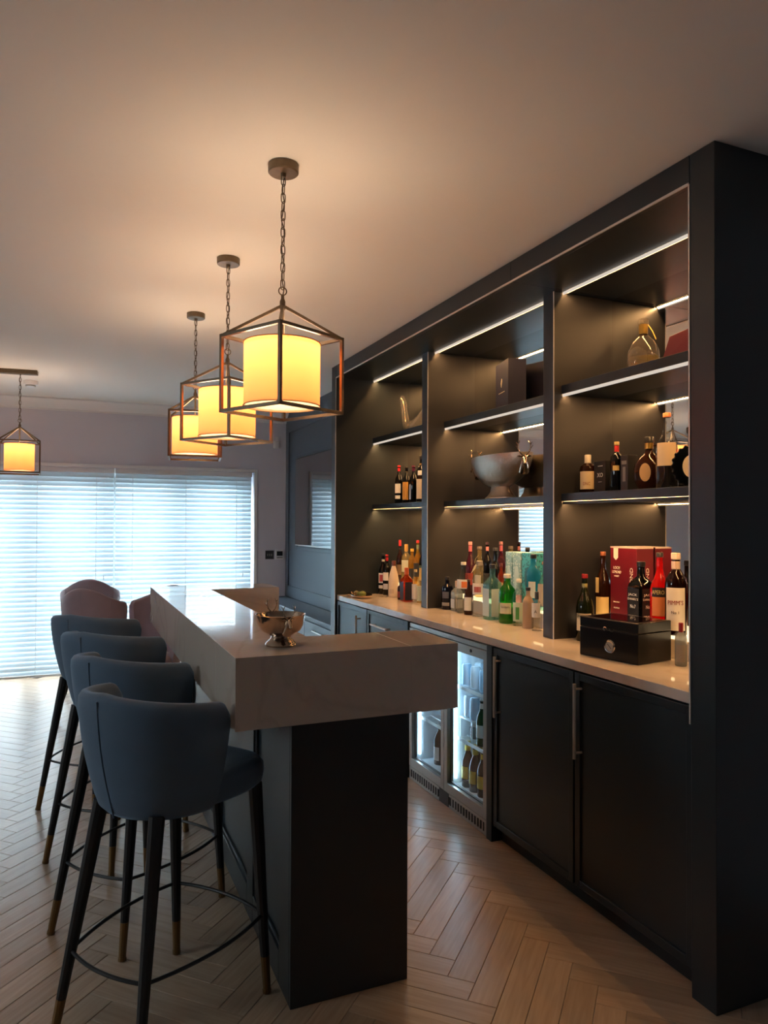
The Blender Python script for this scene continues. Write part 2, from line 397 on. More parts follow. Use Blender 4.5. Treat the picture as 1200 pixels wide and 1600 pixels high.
# ------------------------------------------------------------------ back bar: shelving wall
ZC = .889                      # worktop height
BAYS = [('near', 1.627, 2.622), ('middle', 2.70, 3.85), ('far', 3.93, 4.81)]
M_LED = glow('led_strip', (255,192,124), LED)
def strip(parent, x, y0, y1, z, lip='glow'):
    """recessed corner LED channel: the diode face looks back and down between a front lip and a low baffle"""
    MB().add([(x+.004,y0,z-.006),(x+.013,y0,z-.0005),(x+.013,y1,z-.0005),(x+.004,y1,z-.006)], [(0,1,2,3)]).build('light_strip', M_LED, parent, smooth=0)
    MB().box(x, x+.0035, y0, y1, z-.012, z).build('channel_lip', glow('opal_lip', (255,240,224), .45) if lip == 'glow' else (M_EDGE if lip == 'metal' else M_NAVY), parent, smooth=0)
    MB().box(x+.018, x+.0195, y0, y1, z-.0055, z).build('baffle', M_NAVY, parent, smooth=0)
def back_bar():
    t = thing('back_bar_shelving', 'tall dark painted shelving wall with mirrored back and lit shelves', 'shelving', (0,0,0))
    ZS, XM = 2.412, 2.245
    MB().box(1.687, XR-.002, 1.536, 1.627, 0, H-.001).build('end_panel', M_NAVY, t, bevel=.002)
    MB().box(1.687, XR-.002, 4.81, 4.90, 0, H-.001).build('end_panel', M_NAVY, t, bevel=.002)
    MB().box(1.687, 1.712, 1.6285, 2.594, ZS, H-.001).build('fascia', M_NAVY, t, bevel=.0015)
    MB().box(1.687, 1.712, 2.5965, 4.8085, ZS, H-.001).build('fascia', M_NAVY, t, bevel=.0015)
    MB().box(1.712, XR-.003, 1.628, 2.594, ZS, ZS+.03).build('soffit', M_NAVY, t, bevel=.001)
    MB().box(1.712, XR-.003, 2.5955, 4.809, ZS, ZS+.03).build('soffit', M_NAVY, t, bevel=.001)
    for y0, y1 in ((2.622,2.70),(3.85,3.93)):
        d = MB().box(1.927, XR-.003, y0, y1, ZC+.0005, ZS-.0005).build('divider', M_INNER, t, bevel=.0015)
        MB().box(1.9245, 1.928, y0-.0015, y0+.003, ZC+.001, ZS-.001).build('edge_trim', M_EDGE, d, smooth=0)
    MB().box(1.6845, 1.6885, 1.6265, 1.632, .8, ZS-.001).build('edge_trim', M_EDGE, t, smooth=0)
    MB().box(1.6845, 1.6885, 4.807, 4.8115, .0, ZS-.001).build('edge_trim', M_EDGE, t, smooth=0)
    MB().box(1.6845, 1.689, 1.63, 4.808, ZS-.004, ZS+.004).build('edge_trim', M_EDGE, t, smooth=0)
    for nm, y0, y1 in BAYS:
        MB().box(XM, XM+.006, y0+.0008, y1-.0008, ZC+.001, ZS-.0005).build('mirror', M_MIRROR, t, smooth=0)
        strip(t, 1.971, y0+.004, y1-.004, ZS-.0004)
        xf = 2.035 if nm == 'middle' else 1.967
        for zb, zt in ((1.490,1.525),(1.962,2.0)):
            s = MB().box(xf, XM-.0005, y0+.0006, y1-.0006, zb, zt).build('shelf', M_NAVY, t, bevel=.0012)
            strip(s, xf+.004, y0+.003, y1-.003, zb-.0003, 'glow' if zb > 1.6 else ('metal' if nm == 'middle' else 'dark'))
    return t
back_bar()

def risers():
    lab = {'near': 'glowing display step behind the burgundy carton', 'middle': 'glowing display step behind the green gin bottle', 'far': 'glowing display step at the back behind the cream bottle'}
    for nm, y0, y1 in BAYS:
        t = thing('display_riser', 'low '+lab[nm]+' on the worktop', 'display step', (2.155, (y0+y1)/2, ZC+.0005), 0, 'lit display steps on the worktop')
        hw = (y1-y0)/2-.03
        MB().box(-.082, .082, -hw, hw, 0, .072).build('base', mat('frosted_acrylic', (225,215,200), .3), t, bevel=.002)
        MB().box(-.082, .082, -hw, hw, .0722, .0825).build('glowing_top', glow('riser_glow', (255,214,160), 1.6), t, smooth=0)
risers()

def worktop():
    o = MB().box(1.702, 2.2948, 1.6285, 4.808, ZC-.035, ZC).build('worktop', M_QUARTZ, bevel=.002)
    tag(o, 'long glossy cream quartz worktop running under the mirrored shelves', 'worktop')
worktop()

def bar_handle(parent, a, b, out, r=.006, m=None):
    """bar handle between a and b standing off along vector out"""
    a, b, out = Vector(a), Vector(b), Vector(out); d = (b-a).normalized()
    k = MB(); k.tube([a+out, b+out], r, 10); k.tube([a+d*.02, a+d*.02+out], r*.75, 8); k.tube([b-d*.02, b-d*.02+out], r*.75, 8)
    return k.build('handle', m or M_HANDLE, parent)
def shaker(parent, y0, y1, z0, z1, name='door', fw=.028, x=1.70):
    f = MB(); f.box(x, x+.02, y0, y0+fw, z0, z1); f.box(x, x+.02, y1-fw, y1, z0, z1); f.box(x, x+.02, y0+fw, y1-fw, z1-fw, z1); f.box(x, x+.02, y0+fw, y1-fw, z0, z0+fw)
    d = f.build(name, M_NAVY, parent, bevel=.0015)
    MB().box(x+.007, x+.018, y0+fw-.001, y1-fw+.001, z0+fw-.001, z1-fw+.001).build('panel', M_NAVY, d, smooth=0)
    return d
def base_cabinets():
    c = thing('base_cabinet', 'dark base cabinet with two tall bar handles beside the drinks fridge', 'cabinet')
    MB().box(1.722, 2.29, 1.629, 2.79, .085, ZC-.0365).build('carcass', M_NAVY, c)
    MB().box(1.745, 2.28, 1.629, 2.745, 0, .085).build('plinth', M_NAVY, c)
    MB().box(1.694, 2.29, 2.752, 2.795, 0, ZC-.0365).build('stile', M_NAVY, c, bevel=.001)
    d = shaker(c, 1.632, 2.186, .072, .848); bar_handle(d, (1.70,2.147,.545), (1.70,2.147,.815), (-.032,0,0), .0065)
    d = shaker(c, 2.196, 2.748, .072, .848); bar_handle(d, (1.70,2.689,.56), (1.70,2.689,.82), (-.032,0,0), .0065)
    c = thing('base_cabinet', 'blue grey lit base cabinet with door and drawers beneath the silver tray', 'cabinet')
    MB().box(1.722, 2.29, 3.66, 4.806, .085, ZC-.0365).build('carcass', M_NAVY, c)
    MB().box(1.745, 2.28, 3.665, 4.806, 0, .085).build('plinth', M_NAVY, c)
    MB().box(1.694, 2.29, 3.622, 3.66, 0, ZC-.0365).build('stile', M_NAVY, c, bevel=.001)
    d = shaker(c, 4.245, 4.80, .072, .85); bar_handle(d, (1.70,4.35,.56), (1.70,4.35,.80), (-.032,0,0), .006)
    for z0, z1 in ((.66,.85),(.37,.65),(.072,.36)):
        d = shaker(c, 3.668, 4.235, z0, z1, 'drawer', .024); zc = (z0+z1)/2+.02
        bar_handle(d, (1.70,3.86,zc), (1.70,4.11,zc), (-.032,0,0), .006)
base_cabinets()

# ------------------------------------------------------------------ drinks fridge
def can(parent_label, x, y, z, rgb, nm):
    t = thing('drink_can', parent_label, 'can', (x, y, z), 0, 'pale drink cans in the fridge')
    MB().lathe([(0,0),(.020,0),(.0255,.006),(.0255,.096),(.0215,.105),(0,.104)], 16).build('body', mat(nm, rgb, .35, .1), t)
    MB().lathe([(.0195,.1055),(.0215,.107),(.0215,.1045)], 16).build('rim', M_ALU, t)
    return t
def beer(label, x, y, z, gl, labrgb, group, cap=(215,180,60)):
    t = thing('beer_bottle', label, 'bottle', (x, y, z), 0, group)
    MB().lathe([(0,0),(.028,0),(.030,.004),(.030,.115),(.027,.135),(.014,.168),(.012,.205),(.0135,.207),(.0135,.213),(0,.213)], 18).build('body', gl, t)
    MB().lathe([(0,.2215),(.013,.2205),(.0145,.213),(.0145,.2115)], 14).build('cap', mat('cap_%d' % cap[0], cap, .35, .6), t)
    if labrgb:
        m = MB(); rows = []
        for zz in (.04,.10): rows.append([(math.cos(a)*.0307, math.sin(a)*.0307, zz) for a in [PI-1.2+i*2.4/12-.1 for i in range(13)]])
        m.grid(rows).build('label', mat('beerlabel_%d_%d' % labrgb[:2], labrgb, .5), t)
        rows = [[(math.cos(a)*.0142, math.sin(a)*.0142, zz) for a in [2*PI*i/14 for i in range(14)]] for zz in (.175,.2)]
        MB().grid(rows, True).build('neck_foil', mat('beerlabel_%d_%d' % labrgb[:2], labrgb, .5), t)
    return t
def fridge():
    y0, y1, ym = 2.80, 3.615, 3.2075; zb, zt = .0, .848
    t = thing('drinks_fridge', 'stainless double glass door drinks fridge glowing inside under the worktop', 'fridge')
    white = mat('fridge_liner', (214,222,226), .4)
    m = MB(); m.box(1.735, 2.25, y0, y0+.02, .09, zt); m.box(1.735, 2.25, y1-.02, y1, .09, zt); m.box(2.23, 2.25, y0+.02, y1-.02, .09, zt); m.box(1.735, 2.23, y0+.02, y1-.02, zt-.03, zt); m.box(1.735, 2.23, y0+.02, y1-.02, .07, .10)
    m.build('cabinet_shell', white, t, smooth=0)
    MB().box(1.75, 2.229, ym-.008, ym+.008, .101, zt-.031).build('middle_wall', white, t, smooth=0)
    MB().box(1.702, 1.733, y0+.001, y1-.001, zt-.022, zt).build('top_strip', M_STEEL, t, bevel=.001)
    led = glow('fridge_led', (190,226,255), 16)
    for ya, yb in ((y0,ym),(ym,y1)):
        MB().box(1.75, 1.765, ya+.03, yb-.03, zt-.036, zt-.0305).build('light_strip', led, t, smooth=0)
        MB().box(1.752, 1.760, yb-.026, yb-.021, .13, zt-.05).build('light_strip', led, t, smooth=0)
        f = MB(); fw = .032; a, b = ya+.002, yb-.002; z0, z1 = .073, zt-.026
        f.box(1.70, 1.73, a, a+fw, z0, z1); f.box(1.70, 1.73, b-fw, b, z0, z1); f.box(1.70, 1.73, a+fw, b-fw, z0, z0+.045); f.box(1.70, 1.73, a+fw, b-fw, z1-.042, z1)
        d = f.build('door', M_STEEL, t, bevel=.0015)
        MB().box(1.713, 1.719, a+fw-.001, b-fw+.001, z0+.044, z1-.041).build('pane', glass('fridge_glass', (244,250,250)), d, smooth=0)
        g = MB(); k = .006
        g.box(1.7195, 1.731, a+fw-.001, a+fw+k, z0+.045, z1-.042); g.box(1.7195, 1.731, b-fw-k, b-fw+.001, z0+.045, z1-.042); g.box(1.7195,1.731,a+fw,b-fw,z0+.044,z0+.051)
        g.build('gasket', mat('dark_gasket', (60,64,66), .5), d, smooth=0)
        MB().lathe([(0,0),(.008,0),(.008,.003),(0,.003)], 14).move(Matrix.Translation((1.700,(a+b)/2-.06,z1-.02)) @ Matrix.Rotation(-PI/2,4,'Y')).build('lock', M_BLACK, d)
        for zz in (.335,.590):
            w = MB()
            for i in range(9):
                xx = 1.765+i*.055; w.bar((xx, ya+.022, zz), (xx, yb-.022, zz), .003)
            for i in range(7):
                yy = ya+.03+i*(yb-ya-.06)/6; w.bar((1.765, yy, zz-.003), (2.205, yy, zz-.003), .003)
            w.box(1.760, 1.764, ya+.022, yb-.022, zz-.012, zz+.004)
            w.build('wire_shelf', mat('wire_shelf', (232,236,238), .3, .4), t, smooth=0)
    m = MB()
    for i in range(30):
        yy = y0+.03+i*(y1-y0-.06)/29
        if abs(yy-ym) > .05: m.box(1.7005, 1.706, yy-.004, yy+.004, .018, .055)
    m.box(1.706, 1.74, y0+.002, y1-.002, .004, .07)
    m.build('grille', mat('grille_dark', (45,44,43), .5), t, smooth=0)
    f = MB(); f.box(1.702, 1.7065, y0+.002, y1-.002, .056, .07); f.box(1.702, 1.7065, y0+.002, y1-.002, .002, .017); f.box(1.702,1.7065,y0+.002,y0+.026,.017,.056); f.box(1.702,1.7065,y1-.026,y1-.002,.017,.056)
    for i in range(29):
        yy = y0+.03+(i+.5)*(y1-y0-.06)/29
        if abs(yy-ym) > .06: f.box(1.702, 1.7065, yy-.005, yy+.005, .017, .056)
    f.build('grille_bars', M_STEEL, t, smooth=0)
    MB().box(1.7, 1.7065, ym-.05, ym+.05, .004, .069).build('badge_panel', mat('badge_dark', (40,34,32), .4), t, smooth=0)
    # contents
    blue, pale = (170,204,230), (216,228,236)
    pos = ['by the hinge side', 'next to the hinge side can', 'in the middle', 'near the fridge centre post']
    for k in range(4):
        can('pale blue can on the top fridge shelf, front row '+pos[k], 1.80, 2.90+k*.085, .5925, blue if k % 2 else pale, 'can_blue' if k % 2 else 'can_pale')
        can('silver blue can on the top fridge shelf, row two '+pos[k], 1.875, 2.905+k*.085, .5925, pale if k % 2 else blue, 'can_pale' if k % 2 else 'can_blue')
    s = thing('wire_rack', 'small wire rack carrying cans inside the fridge above a jar', 'rack', (1.845, 3.122, .337))
    w = MB(); w.box(-.07,.07,-.06,.06,.095,.099)
    for a, b in ((-.066,-.056),(-.066,.056),(.066,-.056),(.066,.056)): w.box(a-.002,a+.002,b-.002,b+.002,0,.095)
    w.build('frame', mat('wire_shelf', (232,236,238), .3, .4), s, smooth=0)
    for k in range(2):
        for j in range(2):
            can('silver drink can on the small wire rack, %s %s' % (('front','rear')[j], ('beside the green bottle','towards the centre post')[k]), 1.81+j*.068, 3.093+k*.058, .4365, pale if (k+j) % 2 else blue, 'can_pale' if (k+j) % 2 else 'can_blue')
    j = thing('glass_jar', 'squat clear glass jar under the wire rack in the fridge', 'jar', (1.84, 3.122, .3375))
    MB().lathe([(0,0),(.036,0),(.038,.006),(.038,.05),(.03,.062),(.03,.066)], 18).build('body', glass('jar_glass', (190,200,200)), j)
    MB().lathe([(.0315,.058),(.0325,.058),(.0325,.074),(0,.074)], 18).build('lid', M_ALU, j)
    gg = glass('green_beer', (60,130,70), .35, (40,110,50)); bb = glass('brown_beer', (80,50,24), .5, (52,36,20))
    beer('green beer bottle with white label standing on the middle fridge shelf', 1.80, 3.005, .3375, gg, (226,226,220), 'green beer bottle', (190,190,180))
    k = 0
    for yy, w in ((2.92,'nearest the hinge'),(2.995,'second from the hinge'),(3.07,'third from the hinge'),(3.145,'fourth from the hinge')):
        beer('brown beer bottle with yellow label on the fridge floor, front row, '+w, 1.80, yy, .1005, bb, (226,196,60), 'brown beer bottles with yellow labels')
        beer('brown beer bottle with yellow label on the fridge floor, rear row, '+w, 1.87, yy+.005, .1005, bb, (226,196,60), 'brown beer bottles with yellow labels')
    dk = glass('dark_wine', (30,34,30), .7, (24,26,24))
    for i, (x, y, wd) in enumerate(((1.83,3.29,'beside the centre post'),(1.86,3.385,'in the middle'),(1.83,3.49,'beside the far wall'))):
        t2 = thing('wine_bottle', 'dark wine bottle with white label on the far fridge floor, '+wd, 'bottle', (x, y, .1005), 0, 'dark bottles behind the far fridge door')
        MB().lathe([(0,0),(.035,0),(.037,.005),(.037,.135),(.030,.155),(.015,.178),(.0135,.215),(0,.215)], 20).build('body', dk, t2)
        MB().grid([[(math.cos(a)*.0377, math.sin(a)*.0377, zz) for a in [PI-.9+q*2/10-.25 for q in range(11)]] for zz in (.025,.095)]).build('label', mat('white_label', (226,224,216), .6), t2)
        MB().lathe([(.0142,.17),(.0148,.2),(.0148,.2165),(0,.217)], 14).build('capsule', mat('silver_foil', (170,170,170), .35, .7), t2)
fridge()

# ------------------------------------------------------------------ bar counter
ZT, ZBT = 1.03, .834
def bar():
    t = thing('quartz_counter', 'thick U shaped cream quartz bar top with deep downturned edges', 'bar top')
    g = .0001
    X0, X1, XI, Y0, Y1, YI, Y2 = .401, 1.075, .687, 1.939, 2.231, 3.992, 4.256
    def slab(poly): return MB().prism(poly, ZBT, ZT).build('slab', M_QUARTZ, t, bevel=.0008)
    slab([(X0,Y0),(.919-g,Y0),(.922-g,Y1),(X0,Y1)])
    slab([(.919+g,Y0),(X1,Y0),(X1,Y1),(.922+g,Y1)])
    slab([(X0,Y1+2*g),(XI,Y1+2*g),(XI,YI-g),(X0,YI-g)])
    slab([(X0,YI+g),(X1-.007,YI+g),(X1-.007,Y2),(X0,Y2)])
    MB().prism([(.9176,Y0+.0003),(.9204,Y0+.0003),(.9234,Y1-.0003),(.9206,Y1-.0003)], ZT-.01, ZT+.0003).build('joint', mat('pale_joint', (240,232,222), .2), t, smooth=0)
    b = thing('panelled_counter', 'dark panelled bar counter standing under the cream quartz top', 'bar counter')
    MB().box(.600, .945, 2.05, 4.08, .0, ZBT-.0005).build('carcass', M_NAVY, b, smooth=0)
    MB().box(.583, .952, 2.030, 2.048, 0, ZBT-.0005).build('end_panel', M_NAVY, b, bevel=.0015)
    MB().box(.583, 1.0, 4.082, 4.10, 0, ZBT-.0005).build('end_panel', M_NAVY, b, bevel=.0015)
    ys = [2.0485, 2.16, 2.507, 2.60, 3.15, 3.25, 3.95, 4.0815]
    for i in range(0, 8, 2): MB().box(.583, .599, ys[i], ys[i+1], 0, ZBT-.0005).build('stile', M_NAVY, b, bevel=.002)
    for i in range(1, 7, 2):
        a, c = ys[i], ys[i+1]
        MB().box(.583, .599, a+.0003, c-.0003, 0, .10).build('rail', M_NAVY, b, bevel=.002)
        MB().box(.583, .599, a+.0003, c-.0003, .76, ZBT-.0005).build('rail', M_NAVY, b, bevel=.002)
        m = MB(); m.box(.589,.5995,a,a+.012,.10,.76); m.box(.589,.5995,c-.012,c,.10,.76); m.box(.589,.5995,a+.012,c-.012,.10,.112); m.box(.589,.5995,a+.012,c-.012,.748,.76)
        m.build('moulding', M_NAVY, b, bevel=.003)
bar()

# ------------------------------------------------------------------ bar stools
def velvet(name, rgb):
    m = mat(name, rgb, .75, spec=.25, sheen=.55, bump=(260, .04), noise=(9, .12))
    m.node_tree.nodes['Principled BSDF'].inputs['Sheen Tint'].default_value = lin(tuple(min(255, int(c*1.7)+30) for c in rgb)); return m
def make_stool(label, rgbname, rgb, scallop, x, y, deg, group):
    V = velvet(rgbname, rgb)
    t = thing('armchair' if scallop else 'bar_stool', label, 'armchair' if scallop else 'bar stool', (x, y, 0), math.radians(deg), group)
    ZB_, HB, HL = (.34, .56, .355) if scallop else (.605, .34, .625)
    # legs
    for (fx, fy, tx, ty) in ((-.225,.165,-.12,.11),(-.225,-.165,-.12,-.11),(.235,-.188,.20,-.165),(.235,.188,.20,.165)):
        f = Vector((fx, fy, 0)); u = Vector((tx, ty, HL)); P = lambda k: f+(u-f)*k
        l = MB().tube([P(.18), P(.6), P(1)], [.0135,.018,.0215], 10).build('leg', M_BLACK, t)
        MB().tube([P(.004), P(.02), P(.0201), P(.179)], [.013,.013,.0115,.0135], 10).build('brass_tip', M_BRASS, l)
    pts = []
    for (fx, fy, tx, ty) in ((-.225,-.165,-.12,-.11),(.235,-.188,.20,-.165),(.235,.188,.20,.165),(-.225,.165,-.12,.11)):
        k = .235/HL; pts.append(Vector((fx+(tx-fx)*k, fy+(ty-fy)*k, .235)))
    for i in range(0 if scallop else 4):
        a, b = pts[i], pts[(i+1) % 4]; mid = (a+b)/2; n = Vector((mid.x, mid.y, 0)).normalized(); ln = (b-a).length
        arc = [a+(b-a)*(q/12)+n*(4*(q/12)*(1-q/12))*ln*.085 for q in range(13)]
        MB().tube(arc, .0052, 8).build('foot_rail', M_BLACK, t)
    # seat cushion
    def sup(k, z, n=44):
        r = []
        for j in range(n):
            a = 2*PI*j/n; ca, sa = math.cos(a), math.sin(a); f = max(0, ca)**.5
            p = 2+3.0*f; q = 1/((abs(ca)**p+abs(sa)**p)**(1/p)); r.append((ca*q*((.262 if ca > 0 else .150)-k), sa*q*(.172+.046*f-k), z-.605+ZB_))
        return r
    rows = [sup(.05,.614), sup(.018,.618), sup(.004,.632), sup(0,.655), sup(.002,.68), sup(.014,.697), sup(.045,.707), sup(.10,.712), sup(.148,.713)]
    MB().grid(rows, True, True, True).build('seat', V, t, smooth=60)
    # barrel back shell
    A0 = math.radians(88); n = 48; rows = []
    def zt(a):
        k = abs(a-PI)/(PI-A0)
        if scallop: return .862+.062*math.cos(min(1, k)*PI)*(1 if k < .5 else .75)
        return .948-.038*k
    for i in range(n+1):
        a = A0+(2*PI-2*A0)*i/n; k = abs(a-PI)/(PI-A0); top = zt(a)
        if k > .93: top -= .022*((k-.93)/.07)**2
        th = .045; ring = []
        def P(r, z):
            f = (z-ZB_)/HB; flare = .76+.26*min(1.1, f)+.05*math.sin(PI*min(1,max(0,f)))
            ex, ey = .232*flare, .238*flare
            return (math.cos(a)*(ex-r)+.012, math.sin(a)*(ey-r), z)
        H_ = top-ZB_
        sec = [(.03,ZB_+.001),(.012,ZB_+.006),(.002,ZB_+.02)]+[(0,ZB_+H_*q) for q in (.15,.3,.45,.6,.75,.88)]+[(.003,top-.016),(.012,top-.004),(th/2,top),(th-.012,top-.004),(th-.003,top-.016)]+[(th,ZB_+H_*q) for q in (.85,.6,.4,.2)]+[(th,ZB_+.007),(th-.008,ZB_+.001)]
        rows.append([P(r, z) for r, z in sec])
    b = MB().grid(rows, True, True, True).build('backrest', V, t, smooth=60)
    seam = []
    for q in range(13):
        z = ZB_+.007+(zt(PI)-.027-ZB_)*q/12; f = (z-ZB_)/HB; fl = .76+.26*min(1.1,f)+.05*math.sin(PI*min(1,max(0,f)))
        seam.append((-(.232*fl)+.012-.0005, 0, z))
    MB().tube(seam, .0022, 6).build('seam', V, b)
    if scallop:
        for sg in (-1, 1):
            a = PI+sg*(PI-A0)*.55; s2 = []
            for q in range(13):
                z = ZB_+.007+(zt(a)-.027-ZB_)*q/12; f = (z-ZB_)/HB; fl = .76+.26*min(1.1,f)+.05*math.sin(PI*min(1,max(0,f)))
                s2.append((math.cos(a)*.2325*fl+.012, math.sin(a)*.2385*fl, z))
            MB().tube(s2, .0022, 6).build('seam', V, b)
    return t
BLUE = (84,104,124); MAUVE = (152,138,150)
for lab, x, y, d in (
    ('blue velvet barrel bar stool at the near corner of the bar, wholly in view', .241, 2.146, 36),
    ('blue velvet barrel bar stool, second along the bar from its near corner', .222, 2.73, 40),
    ('blue velvet barrel bar stool, third along the bar from its near corner', .183, 3.33, 47),
    ('blue velvet barrel bar stool, fourth along the bar, nearest the mauve chairs', .130, 3.95, 48)):
    make_stool(lab, 'blue_velvet', BLUE, False, x, y, d, 'blue velvet bar stools along the bar')
for lab, x, y, d in (
    ('mauve velvet armchair with peaked back, straight behind the last blue stool', .155, 5.72, 62),
    ('mauve velvet armchair showing its dark inside past the end of the bar', .55, 5.50, -140),
    ('mauve velvet armchair closest to the blinds, behind the other mauve chairs', .14, 6.62, 85)):
    make_stool(lab, 'mauve_velvet', MAUVE, True, x, y, d, 'mauve velvet armchairs past the bar end')

# ------------------------------------------------------------------ pendants
M_SHADE = translucent('linen_shade', (226,206,180), .6, (236,140,84))
def link_mesh():
    pts = []
    for j in range(16):
        a = 2*PI*j/16; pts.append((math.cos(a)*.0072, 0, math.sin(a)*.0095+(.0065 if math.sin(a) > .01 else -.0065 if math.sin(a) < -.01 else 0)))
    return MB().tube(pts, .0017, 6, closed=True).mesh('chain_link', 60)
LINK = link_mesh(); LINK.materials.append(M_BRONZE)
def cage(t, zb, rot, side=.26, hb=.24, apex=.334, shade_r=.117):
    """lantern frame, shade and lamp with the frame's foot at height zb above the thing's origin"""
    m = MB(); h = side/2; w = .0095
    R = Matrix.Rotation(rot, 4, 'Z')
    cs = [R @ Vector((sx*h, sy*h, 0)) for sx, sy in ((-1,-1),(1,-1),(1,1),(-1,1))]
    up = lambda v, z: Vector((v.x, v.y, zb+z))
    fr = bpy.data.objects.new('lantern_frame', None)
    for i in range(4):
        a, b = cs[i], cs[(i+1) % 4]; d = (b-a).normalized()*w/2
        m.bar(up(a, w/2)-d, up(b, w/2)+d, w); m.bar(up(a, hb-w/2)-d, up(b, hb-w/2)+d, w)
        m.bar(up(a, 0), up(a, hb), w, up=d); m.bar(up(a, hb-w/2), (0, 0, zb+apex), w*.9)
    m.lathe([(0,apex-.012),(.009,apex-.012),(.009,apex+.012),(.005,apex+.022),(.005,apex+.034),(0,apex+.034)], 12, (0,0,zb))
    frame = m.build('lantern_frame', M_BRONZE, t, smooth=30)
    MB().tube([(0,0,zb+apex),(0,0,zb+.16)], .005, 8).lathe([(0,.155),(.016,.155),(.016,.185),(0,.185)], 14, (0,0,zb)).build('lamp_holder', M_BRONZE, frame)
    z0, z1 = zb+.022, zb+.215
    sh = MB(); sh.lathe([(shade_r, z0),(shade_r, z1)], 48)
    s = sh.build('lamp_shade', M_SHADE, t, smooth=40)
    k = MB()
    for zz in (z0, z1): MB().tube([(math.cos(2*PI*j/48)*(shade_r+.0008), math.sin(2*PI*j/48)*(shade_r+.0008), zz) for j in range(48)], .0016, 6, closed=True).build('shade_trim', mat('shade_trim', (190,140,90), .7), s)
    sp = MB()
    for j in range(3):
        a = 2*PI*j/3+.4; sp.tube([(.012*math.cos(a), .012*math.sin(a), zb+.165),(shade_r*math.cos(a)*.99, shade_r*math.sin(a)*.99, z1-.004)], .0014, 6)
    sp.build('shade_carrier', M_BRONZE, s)
    MB().ball((0,0,zb+.13), .016, .016, .02).build('bulb', glow('bulb_glow', (255,206,140), 20), t)
    MB().lathe([(0, zb+.205),(shade_r-.003, zb+.205),(shade_r-.003, zb+.207),(0, zb+.207)], 40).build('added_uplight_disc', glow('added_uplight_glow', (255,214,174), UPLIGHT), s, smooth=0)  # unseen emitting disc, added to light the ceiling
    MB().lathe([(0, zb+.028),(shade_r-.003, zb+.028)], 40).build('lower_diffuser', translucent('linen_diffuser', (220,200,170), .6, (214,196,160)), s, smooth=0)
    ring = []
    for j in range(16): ring.append((math.cos(2*PI*j/16)*.0125, 0, zb+apex+.045+math.sin(2*PI*j/16)*.0125))
    MB().tube(ring, .002, 6, closed=True).build('hook_ring', M_BRONZE, t)
    return zb+apex+.056
def lamp_light(t, z, watts):
    l = bpy.data.lights.new('bulb_light', 'POINT'); l.energy = watts; l.color = (1.0, .74, .48); l.shadow_soft_size = .045
    o = bpy.data.objects.new('bulb_light', l); COL.objects.link(o); o.parent = t; o.location = (0, 0, z)
def chain(t, za, zb):
    n = max(1, round((zb-za)/.0275)); st = (zb-za)/n
    for i in range(n):
        o = link('chain_link', LINK, None, t, loc=(0, 0, za+st*(i+.5)), rotz=(PI/2 if i % 2 else 0)+.3); o.scale = (1, 1, st/.0265)
    MB().tube([(.0045*math.sin(i*1.9), .0045*math.cos(i*1.3), za-.03+(zb-za+.03)*i/14) for i in range(15)], .0017, 6).build('flex', mat('brown_flex', (70,54,40), .6), t)
def pendant(label, y, rot):
    t = thing('pendant_lantern', label, 'pendant light', (.588, y, H), 0, 'square lantern pendants over the bar')
    MB().lathe([(0,-.027),(.044,-.027),(.047,-.024),(.047,-.0005),(0,-.0005)], 32).lathe([(0,-.04),(.008,-.038),(.009,-.027),(0,-.027)], 12).build('ceiling_rose', M_BRONZE, t)
    top = cage(t, -.772, rot); lamp_light(t, -.772+.13, PENDANT_W); chain(t, top-.004, -.036)
pendant('bronze lantern pendant with drum shade nearest the shelving end, over the bowl', 2.179, math.radians(28))
pendant('bronze lantern pendant with drum shade, middle of the three over the bar', 3.048, math.radians(36))
pendant('bronze lantern pendant with drum shade over the far end of the bar', 3.925, math.radians(-8))
def linear_pendant():
    t = thing('linear_pendant', 'bronze lantern pendant hanging from a long ceiling bar before the blinds', 'pendant light', (-.366, 5.913, H))
    MB().box(-1.0, .115, -.03, .03, -.03, -.0005).build('ceiling_bar', M_BRONZE, t, bevel=.002, rotz=-.09)
    top = cage(t, -.758, math.radians(2), .27, .235, .342, .10); lamp_light(t, -.628, PENDANT_W*.7); chain(t, top-.004, -.03)
    before = set(t.children)
    u = bpy.data.objects.new('second_lantern', None); COL.objects.link(u); u.parent = t; u.location = (-.78, .07, 0)
    for ch in list(before):
        if ch.name.startswith('ceiling_bar'): continue
        copy_tree(ch, u)
linear_pendant()

